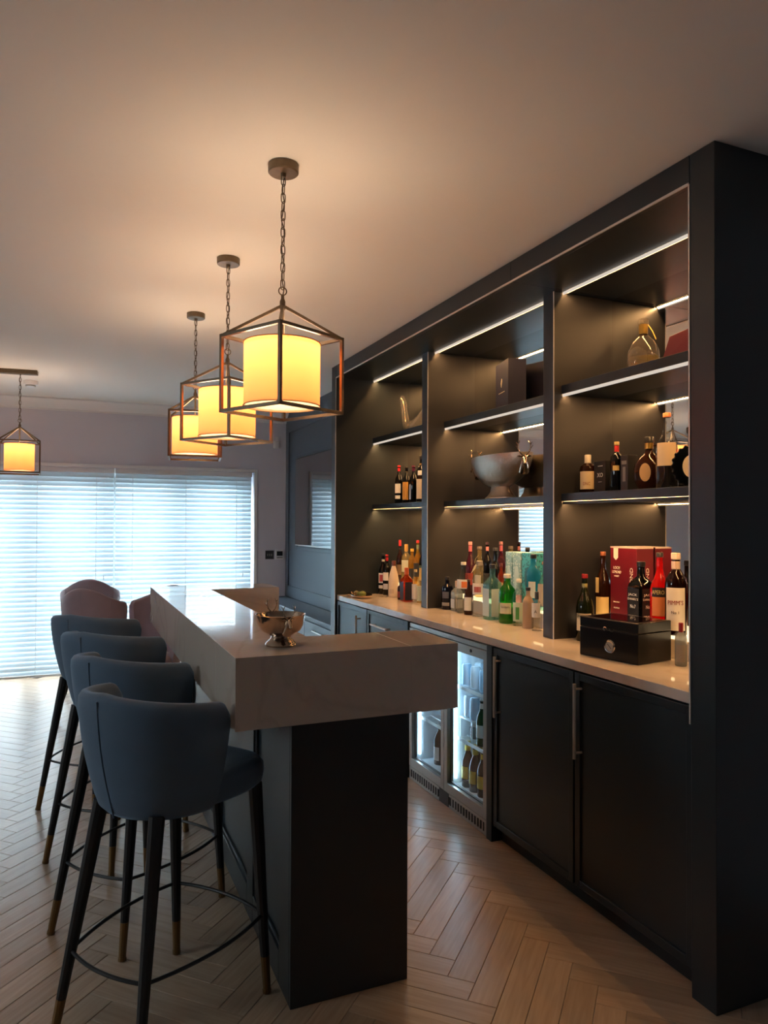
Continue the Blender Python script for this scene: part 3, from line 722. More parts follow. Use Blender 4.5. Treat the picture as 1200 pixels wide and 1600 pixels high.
# ------------------------------------------------------------------ blinds
M_SLAT = translucent('blind_slat', (216,224,228), .27, (214,230,238))
def blinds():
    def slat_mesh(w):
        n = 6; D = .048; tl = math.radians(66); rows = []
        for sx in (-w/2, w/2):
            ring = []
            for s_, off in ((1, .0007), (-1, -.0007)):
                for i in range(n+1):
                    k = (i/n-.5) if s_ > 0 else (.5-i/n); u = k*D; v = .004*(1-4*k*k)+off
                    ring.append((sx, -(u*math.cos(tl))-v*math.sin(tl), -u*math.sin(tl)+v*math.cos(tl)))
            rows.append(ring)
        return MB().grid(rows, True, True, True).mesh('slat', 40)
    cache = {}
    for lab, x0, x1 in (('white venetian blind beside the light switch', .358, 1.648), ('white venetian blind behind the stools, next to the switch side one', -.952, .352), ('white venetian blind furthest from the light switch', -2.34, -.958)):
        w = x1-x0; xc = (x0+x1)/2
        t = thing('venetian_blind', lab+', slats nearly closed', 'blind', (xc, 7.25, 1.894), 0, 'white venetian blinds over the glazed doors')
        MB().box(-w/2, w/2, -.03, .03, -.045, 0).build('headrail', M_TRIM, t, bevel=.002)
        k = round(w, 2)
        if k not in cache: cache[k] = slat_mesh(w-.006); cache[k].materials.append(M_SLAT)
        n = 42; top, bot = -.066, -1.862; st = (top-bot)/(n-1)
        for i in range(n): link('slat', cache[k], None, t, loc=(0, 0, top-i*st))
        MB().box(-w/2+.003, w/2-.003, -.024, .024, -1.888, -1.875).build('bottom_rail', M_TRIM, t, bevel=.003)
        for f in (-.38, 0, .38):
            MB().box(f*w-.0022, f*w+.0022, -.0265, -.0255, -1.876, -.045).build('ladder_cord', mat('cord_white', (240,242,244), .7), t, smooth=0)
        MB().tube([(w/2-.09,-.032,-.02),(w/2-.09,-.034,-.5),(w/2-.088,-.034,-1.0)], .0012, 6).tube([(w/2-.088,-.034,-1.0),(w/2-.088,-.034,-1.04)], .005, 8).build('pull_cord', mat('cord_white', (240,242,244), .7), t)
blinds()

# ------------------------------------------------------------------ small fittings
def fittings():
    t = thing('light_switch', 'dark square metal switch plate on the grey wall', 'switch', (1.824, YF, 1.068))
    MB().box(-.043, .043, -.008, 0, -.043, .043).build('plate', mat('switch_pewter', (86,88,92), .4, .6), t, bevel=.002)
    for i in (-1, 0, 1): MB().box(i*.02-.005, i*.02+.005, -.013, -.008, -.012, .012).build('toggle', M_STEEL, t, bevel=.001)
    t = thing('thermostat', 'white thermostat with dark display beside the switch plate', 'thermostat', (1.925, YF, 1.07))
    MB().box(-.043, .043, -.02, 0, -.05, .05).build('body', M_TRIM, t, bevel=.004)
    MB().box(-.03, .03, -.0215, -.0195, -.012, .034).build('display', mat('lcd_dark', (46,50,54), .2), t, smooth=0)
    MB().box(-.03, .03, -.0212, -.0195, -.036, -.024).build('button', mat('grey_plastic', (150,150,150), .5), t, smooth=0)
    t = thing('alarm_sensor', 'small white wall sensor high on the wall above the switch', 'sensor', (1.885, YF, 2.2))
    MB().box(-.03, .03, -.035, 0, -.055, .02).build('body', M_TRIM, t, bevel=.008)
    MB().box(-.016, .016, -.04, -.034, .02, .06).build('bracket', M_TRIM, t, bevel=.003)
    t = thing('smoke_detector', 'round white smoke detector on the ceiling beside the lantern bar', 'smoke detector', (-.32, 6.35, H))
    MB().lathe([(0,-.045),(.03,-.045),(.036,-.03),(.052,-.028),(.056,-.01),(.056,-.0005),(0,-.0005)], 28).build('body', M_TRIM, t)
    MB().lathe([(.0362,-.041),(.0372,-.033),(.0362,-.033)], 24).build('vent', mat('grey_plastic', (150,150,150), .5), t)
fittings()

# ------------------------------------------------------------------ bowls with stag heads
M_SILVER = mat('hammered_silver', (176,162,146), .40, 1.0, bump=(38, .35))
M_SILVER2 = mat('polished_silver', (178,158,140), .14, 1.0, bump=(30, .12))
def antler(m, base, s, side, yaw):
    R = Matrix.Rotation(yaw, 3, 'Z'); B = Vector(base)
    P = lambda x, y, z: B+R @ Vector((x*s, y*s*side, z*s))
    main = [P(0,0,0), P(-.01,.25,.25), P(.0,.42,.6), P(.08,.42,.95), P(.2,.30,1.3)]
    m.tube(main, [.06*s,.055*s,.05*s,.04*s,.018*s], 7)
    m.tube([main[1], P(.22,.42,.45)], [.04*s,.015*s], 6); m.tube([main[2], P(.25,.62,.85)], [.04*s,.015*s], 6)
    m.tube([main[3], P(-.12,.58,1.2)], [.035*s,.012*s], 6); m.tube([main[3], P(.0,.25,1.25)], [.03*s,.012*s], 6)
def stag(parent, pos, yaw, s, mtl):
    """neck, head, ears and antlers growing from the bowl wall; faces along yaw"""
    m = MB(); R = Matrix.Rotation(yaw, 3, 'Z'); B = Vector(pos); P = lambda x, y, z: B+R @ Vector((x*s, y*s, z*s))
    m.tube([P(-.25,0,-.75), P(0,0,-.45), P(.18,0,-.1), P(.3,0,.18)], [.42*s,.36*s,.27*s,.2*s], 12)
    m.tube([P(.16,0,.25), P(.3,0,.26), P(.48,0,.12), P(.72,0,-.12), P(.84,0,-.24), P(.88,0,-.28)], [.1*s,.21*s,.2*s,.13*s,.12*s,.05*s], 12)
    h = m.build('stag_head', mtl, parent, smooth=60)
    e = MB()
    for sd in (-1, 1): e.tube([P(.2,.16*sd,.35), P(.14,.36*sd,.42), P(.1,.55*sd,.40)], [.05*s,.09*s,.015*s], 8)
    e.build('ear', mtl, h)
    a = MB()
    for sd in (-1, 1): antler(a, P(.22,.09*sd,.42), s*.9, sd, yaw)
    a.build('antler', mtl, h)
def bowls():
    t = thing('stag_bowl', 'large hammered silver bowl with stag heads on the middle shelf', 'bowl', (2.137, 3.385, 1.5255))
    z0, z1 = .055, .235
    f = MB().lathe([(0,0),(1.0,0),(1.0,.008),(.86,.016),(.66,.040),(.60,.066),(.72,.078)], 44, sx=.062, sy=.125)
    f.build('bowl_foot', M_SILVER, t)
    out = [(math.sin(q*PI/2/12), z0+(z1-z0)*(1-math.cos(q*PI/2/12))**.92) for q in range(3, 13)]
    ins = [(r-.035, z) for r, z in out[::-1]]+[(0, z0+.014)]
    MB().lathe([(0, z0+.006)]+out+ins, 56, sx=.100, sy=.27).build('bowl_body', M_SILVER, t)
    stag(t, (-.025, -.262, .185), -PI/2-.55, .066, M_SILVER2)
    stag(t, (.01, .262, .185), PI/2+.2, .066, M_SILVER2)
    t = thing('stag_bowl', 'small polished footed bowl with stag heads on the bar top', 'bowl', (.565, 2.09, ZT+.0005))
    prof = [(0,0),(.044,0),(.046,.004),(.043,.010),(.030,.022),(.028,.030),(.040,.034),(.058,.046),(.068,.064),(.073,.088),(.0745,.092),(.0725,.0925),(.070,.088),(.064,.064),(.052,.046),(.03,.037),(0,.036)]
    MB().lathe(prof, 44).build('bowl_body', M_SILVER2, t)
    stag(t, (.002, -.069, .070), -PI/2+.05, .035, M_SILVER2)
    stag(t, (-.005, .069, .076), PI/2+.3, .035, M_SILVER2)
bowls()

# ------------------------------------------------------------------ bottles
GL = {
 'clear': glass('clear_glass', (236,238,236)), 'crystal': glass('crystal_glass', (236,232,226), .10, (230,220,205), .01, 1.65), 'frost': glass('frosted_glass', (200,204,204), .55, (190,192,190), .2),
 'dark': glass('black_glass', (26,28,24), .85, (16,17,15)), 'green': glass('green_glass', (80,190,80), .28, (40,140,50)),
 'teal': glass('teal_glass', (190,226,222), .12, (150,205,200)), 'turq': glass('turquoise_glass', (70,190,215), .4, (60,175,205)),
 'amber': glass('amber_glass', (216,110,38), .3, (190,84,24)), 'brown': glass('cognac_glass', (120,66,30), .45, (84,44,20)),
 'red': glass('red_liquor', (235,30,32), .45, (225,24,28)), 'yellow': glass('yellow_liquor', (226,190,90), .3, (214,172,70)),
 'pale': glass('pale_liquor', (238,228,190), .2, (232,214,160)), 'purple': glass('purple_glass', (150,50,90), .4, (120,30,70)),
 'navy': glass('navy_glass', (34,42,70), .85, (26,32,54)), 'cream': mat('cream_ceramic', (226,208,184), .3),
 'tan': mat('tan_ceramic', (178,150,122), .5), 'olive': glass('olive_glass', (70,84,40), .6, (44,54,24)), 'rum': glass('rum_glass', (70,24,16), .6, (44,16,12)),
}
SHAPES = {  # (r, z) as fractions of radius / height
 'wine': ([(0,0),(.94,0),(1,.015),(1,.58),(.93,.66),(.55,.74),(.36,.79),(.33,.93),(.38,.935),(.38,.955),(.33,.955),(0,.955)], None),
 'spirit': ([(0,0),(.95,0),(1,.012),(1,.62),(.92,.69),(.6,.76),(.4,.80),(.38,.92),(0,.92)], None),
 'tallneck': ([(0,0),(.95,0),(1,.012),(1,.50),(.86,.60),(.5,.70),(.33,.78),(.31,.94),(0,.94)], None),
 'square': ([(0,0),(.88,0),(.92,.015),(.92,.60),(.86,.66),(.6,.72),(.36,.78),(.34,.92),(0,.92)], [.9,.9,.9,.9,.8,.4,0,0,0]),
 'cone': ([(0,0),(.97,0),(1,.015),(.98,.45),(.8,.62),(.5,.78),(.36,.86),(.34,.94),(0,.94)], None),
 'squat': ([(0,0),(.9,0),(1,.03),(1,.60),(.9,.70),(.5,.76),(.34,.79),(.33,.9),(0,.9)], None),
 'ball': ([(0,0),(.6,0),(.7,.02),(.95,.2),(1,.34),(.95,.48),(.7,.62),(.4,.70),(.32,.76),(.31,.94),(0,.94)], None),
}
def wrap(parent, r, z0, z1, face, half, m, name='label', sy=1.0, k=1.012):
    rows = [[(math.cos(a)*r*k, math.sin(a)*r*k*sy, z) for a in [face-half+2*half*i/14 for i in range(15)]] for z in (z0, z1)]
    return MB().grid(rows).build(name, m, parent, smooth=60)
FACE = math.radians(-138)
def bottle(label, x, y, z, r, h, shape, gl, cap, labs=(), capz=None, text=(), group=None, foil=None, rot=0.0, name='bottle'):
    """labs: (z0, z1, half angle, rgb[, face offset]) as fractions of h; text: (string, z fraction, height m, rgb[, width])"""
    t = thing(name, label, 'bottle', (x, y, z+.0006), 0, group)
    prof, sq = SHAPES[shape]
    P = [(a*r, b*h) for a, b in prof]
    MB().lathe(P, 28, sq=sq, rot=FACE+PI/4 if sq and rot is None else rot).build('body', GL[gl], t, smooth=40)
    nr = P[-2][0]; nz = P[-1][1]; ch = h-nz
    cz = capz*h if capz else nz
    MB().lathe([(nr*1.02, cz),(nr*1.16, cz+.001),(nr*1.16, h-.002),(nr*1.05, h),(0, h)], 18).build('cap', mat('cap_%d_%d_%d' % cap, cap, .4), t)
    if foil:
        MB().lathe([(nr*1.06, foil[0]*h),(nr*1.06, foil[1]*h)], 18).build('neck_band', mat('foil_%d_%d_%d' % foil[2], foil[2], .4, .2), t)
    for L_ in labs:
        f = FACE+(L_[4] if len(L_) > 4 else 0)
        if sq:
            s = r*.92*1.0; zz0, zz1 = L_[0]*h, L_[1]*h; hw = s*.80
            for nx, ny in ((-1,0),(0,-1)):
                c = Vector((nx, ny, 0))*(s+.0012); u = Vector((-ny, nx, 0))
                v = [c-u*hw+Vector((0,0,zz0)), c+u*hw+Vector((0,0,zz0)), c+u*hw+Vector((0,0,zz1)), c-u*hw+Vector((0,0,zz1))]
                MB().add(v, [(0,1,2,3)]).build('label', mat('lab_%d_%d_%d' % L_[3], L_[3], .55), t, smooth=0)
        else:
            wrap(t, r, L_[0]*h, L_[1]*h, f, L_[2], mat('lab_%d_%d_%d' % L_[3], L_[3], .55))
    for T in text:
        m = mat('ink_%d_%d_%d' % T[3], T[3], .5); wd = T[4] if len(T) > 4 else None
        if sq:
            s = r*.92+.002
            flat_text(T[0], T[2], m, t, (-s, 0, T[1]*h), (0,-1,0), (0,0,1), width=wd)
            flat_text(T[0], T[2], m, t, (0, -s, T[1]*h), (1,0,0), (0,0,1), width=wd)
        else: round_text(T[0], T[2], m, t, r*1.018, T[1]*h, FACE, width=wd)
    return t
ZR = ZC+.0832                      # top of the glowing risers
Z1, Z2 = 1.5253, 2.0003            # shelf tops
W_, B_, RED_, CRM = (232,228,218), (24,24,26), (186,30,34), (222,204,172)
GC, GM, GN = 'bottles on the worktop by the silver tray', 'bottles on the worktop in the middle bay', 'bottles on the worktop around the black humidor'
def far_bay():
    g = GC
    bottle('dark vermouth style bottle with round red label, next to the tray', 2.035, 4.77, ZC, .032, .285, 'tallneck', 'dark', B_, [(.27,.52,.9,W_),(.31,.48,.5,RED_),(.14,.22,.9,W_)], foil=(.80,.86,W_), group=g)
    bottle('dark bottle with red cap behind the cream bottle', 2.03, 4.69, ZC, .028, .282, 'wine', 'dark', RED_, [(.36,.56,.8,W_),(.14,.28,.7,(196,196,200))], foil=(.78,.94,(196,36,40)), group=g)
    bottle('opaque cream bottle with long tapering shoulders and brown cap', 2.02, 4.55, ZC, .036, .245, 'cone', 'cream', (96,44,30), [(.1,.22,.5,(206,184,160))], capz=.86, group=g)
    bottle('tiny dark bottle between the cream and amber bottles', 1.985, 4.365, ZC, .018, .12, 'squat', 'brown', B_, [(.12,.45,.9,(150,60,50))], group=g)
    bottle('square amber liqueur bottle with dark navy label', 1.985, 4.265, ZC, .036, .215, 'square', 'amber', (196,90,40), [(.04,.58,0,(36,34,48))], group=g, capz=.8)
    bottle('clear bottle with white label beside the square amber bottle', 2.03, 4.225, ZC, .024, .205, 'spirit', 'clear', (206,180,120), [(.08,.55,1.0,W_)], group=g)
    bottle('slim clear bottle with leafy label against the divider post', 2.02, 4.135, ZC, .022, .235, 'tallneck', 'pale', (60,90,60), [(.06,.46,.9,(196,204,176))], group=g)
    z = ZR
    bottle('tall bottle with bright red cap at the back by the cream bottle', 2.14, 4.71, z, .026, .300, 'tallneck', 'brown', (222,30,36), [(.18,.42,.9,(120,96,70))], foil=(.66,.8,(120,140,120)), group=g, capz=.86)
    bottle('round shouldered pale liqueur bottle with gold stopper on the back step', 2.14, 4.605, z, .034, .272, 'squat', 'pale', (176,140,70), [(.3,.6,.8,(200,206,190))], group=g, capz=.82)
    bottle('yellow liqueur bottle with gold cap on the back step', 2.14, 4.51, z, .027, .245, 'spirit', 'yellow', (196,160,60), [(.15,.45,.9,(40,40,36))], group=g)
    bottle('bottle with red cap and green neck on the back step', 2.14, 4.42, z, .029, .305, 'tallneck', 'yellow', RED_, [(.2,.5,.9,(50,46,40))], foil=(.72,.90,(120,140,112)), group=g)
    bottle('black bottle with gold ring on the back step beside the divider post', 2.14, 4.34, z, .026, .272, 'wine', 'dark', B_, [(.15,.5,.9,(210,200,176))], foil=(.84,.88,(190,160,80)), group=g)
    # shelf above
    g = 'bottles on the shelf above the silver tray'
    bottle('clear dark bottle with red capsule and two white labels on shelf', 2.08, 4.60, Z1, .029, .268, 'wine', 'dark', (206,22,34), [(.28,.52,.8,W_),(.13,.22,.7,W_)], foil=(.76,.95,(206,22,34)), group=g)
    bottle('dark bottle with gold label and gold neck ring on shelf', 2.08, 4.475, Z1, .029, .252, 'wine', 'dark', B_, [(.1,.58,.8,(200,146,62))], foil=(.78,.86,(206,160,90)), group=g)
    bottle('dark bottle with purple capsule and pale edge label on shelf', 2.08, 4.365, Z1, .029, .250, 'wine', 'dark', (96,24,60), [(.1,.5,.35,(150,160,190),-.6)], foil=(.78,.95,(96,24,60)), group=g)
    bottle('tall dark bottle with wide cream label on shelf by post', 2.08, 4.24, Z1, .037, .305, 'spirit', 'dark', B_, [(.08,.5,.8,CRM),(.58,.68,.4,W_)], foil=(.8,.84,(150,120,60)), group=g)
    bottle('dark bottle half hidden behind the divider post on shelf', 2.08, 4.13, Z1, .032, .27, 'wine', 'dark', (120,30,30), [(.1,.45,.8,(180,140,100))], group=g)
far_bay()
def middle_bay():
    g = GM
    bottle('squat dark navy bottle with mottled map pattern by the post', 2.02, 3.775, ZC, .035, .19, 'squat', 'navy', (20,20,28), [(.12,.22,.7,(150,150,150)),(.35,.55,.6,(80,86,104))], group=g)
    bottle('frosted clear square bottle next to the navy bottle', 2.035, 3.685, ZC, .030, .172, 'square', 'frost', (196,170,150), [(.1,.4,0,(206,206,204))], group=g, capz=.8)
    bottle('tapering clear bottle with orange and white upper label', 2.03, 3.60, ZC, .038, .285, 'cone', 'clear', (206,200,190), [(.48,.66,.9,(228,222,210)),(.50,.62,.45,(222,120,60),.45)], group=g)
    bottle('small clear bottle with white label and dark base', 2.015, 3.515, ZC, .026, .193, 'tallneck', 'brown', (70,50,40), [(.12,.5,.9,W_)], group=g)
    bottle('rounded clear spirit bottle with red lettered label in front of tag', 2.03, 3.425, ZC, .040, .30, 'spirit', 'clear', (150,140,130), [(.40,.60,.8,(232,224,214)),(.44,.54,.5,(170,40,40))], group=g)
    bottle('square pale teal gin bottle with long white label', 2.035, 3.30, ZC, .043, .288, 'square', 'teal', (40,40,44), [(.06,.56,0,(186,204,200))], group=g)
    bottle('bright green gin bottle with cream label and white cap', 2.03, 3.15, ZC, .043, .246, 'spirit', 'green', (222,216,206), [(.2,.42,.75,(206,204,170))], text=[("Gordon's", .34, .010, (60,60,50), .045)], group=g)
    bottle('clear bottle with green leaf label and white cap', 2.03, 3.045, ZC, .031, .23, 'spirit', 'clear', W_, [(.1,.5,.9,(196,214,186)),(.14,.4,.3,(70,150,70))], group=g)
    bottle('slender tan ceramic bottle with black cap', 2.02, 2.952, ZC, .026, .195, 'spirit', 'tan', B_, [], group=g)
    bottle('small clear bottle with white label beside the near post', 2.01, 2.866, ZC, .025, .182, 'squat', 'clear', (60,60,60), [(.35,.72,.9,W_)], text=[('A', .5, .014, B_)], group=g, capz=.8)
    z = ZR
    bottle('purple bottle with pink foil neck on the back step', 2.14, 3.715, z, .032, .312, 'tallneck', 'purple', (212,150,150), [(.2,.42,.8,(150,60,50))], foil=(.82,.93,(206,110,120)), group=g)
    bottle('pot bellied clear bottle with square hanging tag on the back step', 2.14, 3.61, z, .039, .288, 'ball', 'pale', (110,100,90), [(.22,.44,.5,(222,214,200))], group=g)
    bottle('dark bottle with pink neck label on the back step', 2.14, 3.525, z, .024, .315, 'wine', 'dark', (60,30,40), [(.15,.45,.8,(60,60,56))], foil=(.80,.92,(220,140,140)), group=g)
    bottle('round black globe shaped bottle on the back step', 2.14, 3.44, z, .038, .286, 'ball', 'dark', (50,50,54), [(.14,.2,.6,(190,190,190))], group=g)
    bottle('small amber bottle squeezed between globe bottle and blue cartons', 2.13, 3.365, z, .02, .205, 'spirit', 'amber', (90,40,30), [(.2,.5,.8,(200,170,120))], group=g)
    bottle('turquoise gin bottle with black cap before the floral carton', 2.105, 3.03, z, .036, .268, 'spirit', 'turq', (26,26,30), [(.2,.5,.5,(220,226,220))], group=g)
    bottle('round bottle with large cream label next to the near post', 2.10, 2.93, z, .035, .236, 'ball', 'teal', (150,110,80), [(.1,.55,.9,(226,206,170))], group=g)
    # cartons
    for lab, y, w, rgb, rgb2 in (('slim pale blue patterned gin carton beside the globe bottle', 3.285, .058, (120,166,176), (176,204,206)), ('pale blue patterned gin carton between the slim and floral cartons', 3.21, .072, (128,172,182), (182,208,210)), ('wide turquoise floral gin carton behind the turquoise bottle', 3.105, .11, (60,160,172), (34,96,110))):
        t = thing('gin_carton', lab, 'box', (2.165, y, z+.0006), 0, 'blue gin cartons on the middle display step')
        m = mat('carton_%d' % rgb[0], rgb, .45)
        nt = m.node_tree; b = nt.nodes['Principled BSDF']; tc = nt.nodes.new('ShaderNodeTexCoord'); v = nt.nodes.new('ShaderNodeTexVoronoi'); v.inputs['Scale'].default_value = 75
        r_ = nt.nodes.new('ShaderNodeValToRGB'); e = r_.color_ramp.elements; e[0].position = .38; e[0].color = lin(rgb2); e[1].position = .46; e[1].color = lin(rgb)
        nt.links.new(tc.outputs['Object'], v.inputs['Vector']); nt.links.new(v.outputs['Distance'], r_.inputs[0]); nt.links.new(r_.outputs[0], b.inputs['Base Color'])
        MB().box(-.04, .04, -w/2, w/2, 0, .27).build('carton', m, t, bevel=.001)
        el = MB(); el.lathe([(0,-.0003),(1,-.0003),(1,.0003),(0,.0003)], 24, sx=.06, sy=w*.30).move(Matrix.Translation((-.0405,0,.14)) @ Matrix.Rotation(PI/2,4,'Y')).build('oval_print', mat('oval_%d' % rgb2[0], rgb2, .5), t)
        MB().box(-.0402, .0402, -w/2-.0002, w/2+.0002, .0, .05).build('foot_band', mat('carton_foot', (206,150,150), .5) if w < .1 else mat('carton_foot_teal', (40,120,130), .5), t, smooth=0)
    # hanging tag on the pot bellied bottle
    t = thing('paper_tag', 'square cream paper tag hung on the pot bellied bottle', 'tag', (2.093, 3.585, ZR+.17))
    MB().xf_box(Matrix.Rotation(-.75,4,'Z') @ Matrix.Rotation(.5,4,'Y') @ Matrix.Rotation(.5,4,'X'), .0012, .05, .05).build('card', mat('tag_paper', (226,214,192), .7), t, smooth=0)
    MB().tube([(0,0,.025),(.012,.01,.05),(.03,.02,.062)], .0008, 5).build('string', mat('string', (190,170,130), .8), t)
    # navy presentation box on the top shelf
    t = thing('presentation_box', 'tall navy presentation box with small gold feather emblem on top shelf', 'box', (2.165, 3.33, Z2+.0005), math.radians(-14))
    MB().box(-.05, .05, -.105, .105, 0, .262).build('carton', mat('navy_card', (18,18,44), .55), t, bevel=.002)
    fm = mat('feather_gold', (206,196,160), .4)
    MB().tube([(-.0508,.004,.125),(-.0508,.0,.145),(-.0508,-.004,.16),(-.0508,-.002,.172)], [.0015,.005,.004,.001], 6).build('feather_emblem', fm, t)
    MB().box(-.0509, -.0501, -.05, .05, .095, .0985).build('lettering', fm, t, smooth=0)
middle_bay()
def near_bay():
    g = GN
    bottle('green whisky bottle with red cap and cream label behind the humidor', 2.032, 2.545, ZC, .037, .286, 'tallneck', 'olive', (150,24,28), [(.16,.42,.95,(222,208,176)),(.34,.42,.95,(230,226,206))], text=[('JAMESON', .375, .011, (30,50,36), .055)], foil=(.72,.86,(176,170,110)), group=g)
    z = ZR
    bottle('dark scotch bottle with copper stopper and low gold label', 2.145, 2.562, z, .034, .298, 'tallneck', 'brown', (150,84,48), [(.08,.34,.9,(226,196,130)),(.40,.62,.3,(216,190,130),-.7)], group=g)
    bottle('square black label whiskey bottle in front of the burgundy carton', 2.118, 2.30, z, .044, .268, 'square', 'dark', (18,18,20), [(.1,.60,0,(22,22,24))], text=[("JACK", .50, .012, W_, .05), ("DANIEL'S", .44, .009, W_, .058), ('No.7', .33, .014, W_, .03), ('WHISKEY', .18, .010, W_, .05)], group=g)
    bottle('bright red aperitif bottle with orange label', 2.125, 2.205, z, .038, .308, 'tallneck', 'red', (40,36,38), [(.2,.44,.75,(226,130,70)),(.44,.56,.75,(40,24,20))], text=[('APEROL', .50, .016, (232,206,130), .055)], group=g)
    bottle('dark rum coloured fruit cup bottle with big white label', 2.115, 2.112, z, .040, .31, 'spirit', 'rum', (206,186,170), [(.06,.58,.95,(228,216,196))], text=[("PIMM'S", .40, .017, (150,40,36), .058), ('No 1', .28, .010, (90,60,50))], group=g, foil=(.80,.9,(206,180,160)))
    bottle('dark bottle with black cap behind the white labelled bottle', 2.165, 2.04, z, .028, .305, 'wine', 'dark', B_, [(.2,.5,.9,(60,56,50))], group=g)
    bottle('frosted small bottle with red cap beside the humidor near side', 1.992, 1.966, ZC, .021, .152, 'squat', 'frost', (150,24,28), [(.1,.5,.8,(150,140,130))], group=g, capz=.78)
    # burgundy carton
    t = thing('whisky_carton', 'tall burgundy whisky carton with white crest and lettering', 'box', (2.195, 2.44, z+.0006))
    bm_ = mat('burgundy_card', (104,18,32), .4)
    MB().box(-.045, .045, -.08, .08, 0, .322).build('carton', bm_, t, bevel=.001)
    ink = mat('ink_cream', (236,222,206), .5)
    MB().prism([(-.014,-.014),(0,-.026),(.014,-.014),(.014,.026),(-.014,.026)], -.0003, .0003).move(Matrix.Translation((-.0456,.045,.29)) @ Matrix(((0,0,-1),(-1,0,0),(0,1,0))).to_4x4()).build('crest', ink, t, smooth=0)
    for s_, zz, hh, w in (('LOCH', .232, .012, .038), ('LOMOND', .214, .012, .054), ('WHISKY', .196, .006, .03), ('SINGLE MALT', .085, .005, .04), ('SCOTCH', .06, .006, .034)):
        flat_text(s_, hh, ink, t, (-.0456, .04, zz), (0,-1,0), (0,0,1), width=w)
    flat_text('LOMOND', .018, ink, t, (-.0456, -.05, .17), (0,0,1), (0,1,0), width=.13)
    flat_text('LOMOND', .016, ink, t, (.012, -.0806, .17), (0,0,1), (-1,0,0), width=.13)
    MB().box(-.0454, .0449, -.0804, .0804, .3165, .3225).build('lid_edge', mat('burgundy_lid', (206,186,180), .5), t, smooth=0)
    # humidor
    c0, c1 = Vector((1.805,2.29)), Vector((1.852,2.026)); d = (c0-c1); w = d.length; ang = math.atan2(d.y, d.x)-PI/2
    mid = (c0+c1)/2
    t = thing('humidor', 'glossy black cigar humidor box with round chrome gauge', 'humidor', (mid.x, mid.y, ZC+.0006), ang)
    lac = mat('black_lacquer', (18,17,18), .28, spec=.35)
    MB().box(0, .19, -w/2, w/2, 0, .108).build('body', lac, t, bevel=.002)
    MB().box(0, .19, -w/2, w/2, .1095, .147).build('lid', lac, t, bevel=.003)
    gl_ = MB().box(.022, .168, -w/2+.022, w/2-.022, .1468, .1482).build('lid_glass', glass('humidor_glass', (60,50,50), .5, (40,20,22)), t, smooth=0)
    gz = .050; RM = Matrix.Translation((-.0005, -.012, gz)) @ Matrix.Rotation(-PI/2, 4, 'Y')
    gau = MB().lathe([(.018,0),(.024,0),(.025,.004),(.022,.008),(.018,.007),(.018,0)], 32).move(RM).build('gauge', mat('chrome', (210,208,204), .12, 1.0), t)
    MB().lathe([(0,.003),(.0185,.003),(.0185,.005),(0,.005)], 28).move(RM).build('dial', mat('dial_grey', (150,150,148), .3), gau)
    MB().bar((-.006,-.020,gz-.008),(-.006,-.003,gz+.009), .0016).build('needle', M_BLACK, gau)
    em = mat('chrome', (210,208,204), .12, 1.0)
    MB().tube([(-.001,.012+.007*math.cos(a),.112+.007*math.sin(a)) for a in [k*PI/5-1.2 for k in range(8)]], .0013, 6).tube([(-.001,.012,.118),(-.001,.012,.106)], .0013, 6).build('emblem', em, t)
    MB().tube([(-.001,-.018+.009*math.cos(a),.112+.007*math.sin(a)) for a in [k*PI/5+PI*.9 for k in range(7)]], .0013, 6).build('emblem', em, t)
    # middle shelf
    g = 'bottles on the shelf above the humidor'
    bottle('small dark bottle with big cream label and cream cap', 2.065, 2.565, Z1, .036, .168, 'squat', 'brown', (196,186,164), [(.1,.56,.95,(206,184,140))], text=[('DNC', .24, .014, (150,70,50), .03)], group=g, capz=.78)
    t = thing('cognac_carton', 'black cognac carton marked XO in silver letters', 'box', (2.10, 2.487, Z1+.0006))
    MB().box(-.036, .036, -.036, .036, 0, .135).build('carton', mat('black_card', (22,20,20), .4), t, bevel=.001)
    flat_text('XO', .018, mat('ink_silver', (200,200,200), .4), t, (-.0365, -.004, .075), (0,-1,0), (0,0,1), width=.036)
    MB().box(-.0368, -.0361, -.02, .01, .112, .1145).box(-.0368, -.0361, -.014, .008, .045, .0465).build('lettering', mat('ink_silver', (200,200,200), .4), t, smooth=0)
    bottle('black bottle with red neck and gold cap next to the XO carton', 2.085, 2.405, Z1, .027, .21, 'squat', 'dark', (176,150,90), [(.42,.52,.5,(190,160,90))], foil=(.80,.92,(190,40,40)), group=g, capz=.93)
    t = thing('slim_carton', 'slim black carton beside the round brandy flask', 'box', (2.09, 2.338, Z1+.0006))
    MB().box(-.025, .025, -.021, .021, 0, .148).build('carton', mat('black_card', (22,20,20), .4), t, bevel=.001)
    MB().box(-.0256, -.0251, -.014, .014, .11, .125).box(-.0256, -.0251, -.008, .008, .04, .10).build('lettering', mat('ink_grey', (110,106,100), .5), t, smooth=0)
    # round flask with handle
    t = thing('brandy_flask', 'round brandy flask with oval label, gold collar and small handle', 'bottle', (2.10, 2.235, Z1+.0006), math.radians(42))
    pr_ = [(0,0),(.035,0),(.04,.004),(.056,.04),(.060,.07),(.056,.10),(.04,.128),(.022,.142),(.015,.155),(.0145,.178),(0,.178)]
    MB().lathe(pr_, 36, sx=.62, sy=1.0).build('body', GL['brown'], t, smooth=50)
    MB().lathe([(.0155,.165),(.0165,.165),(.0165,.188),(0,.188)], 18).build('collar', mat('gold_collar', (176,142,70), .3, .8), t)
    MB().lathe([(.017,.188),(.019,.189),(.019,.209),(.017,.212),(0,.212)], 20).build('cap', mat('cap_20_20_20', (20,20,20), .3), t)
    MB().tube([(0,-.016,.176),(0,-.032,.178),(0,-.036,.162),(0,-.028,.142)], .004, 8).build('handle', GL['brown'], t)
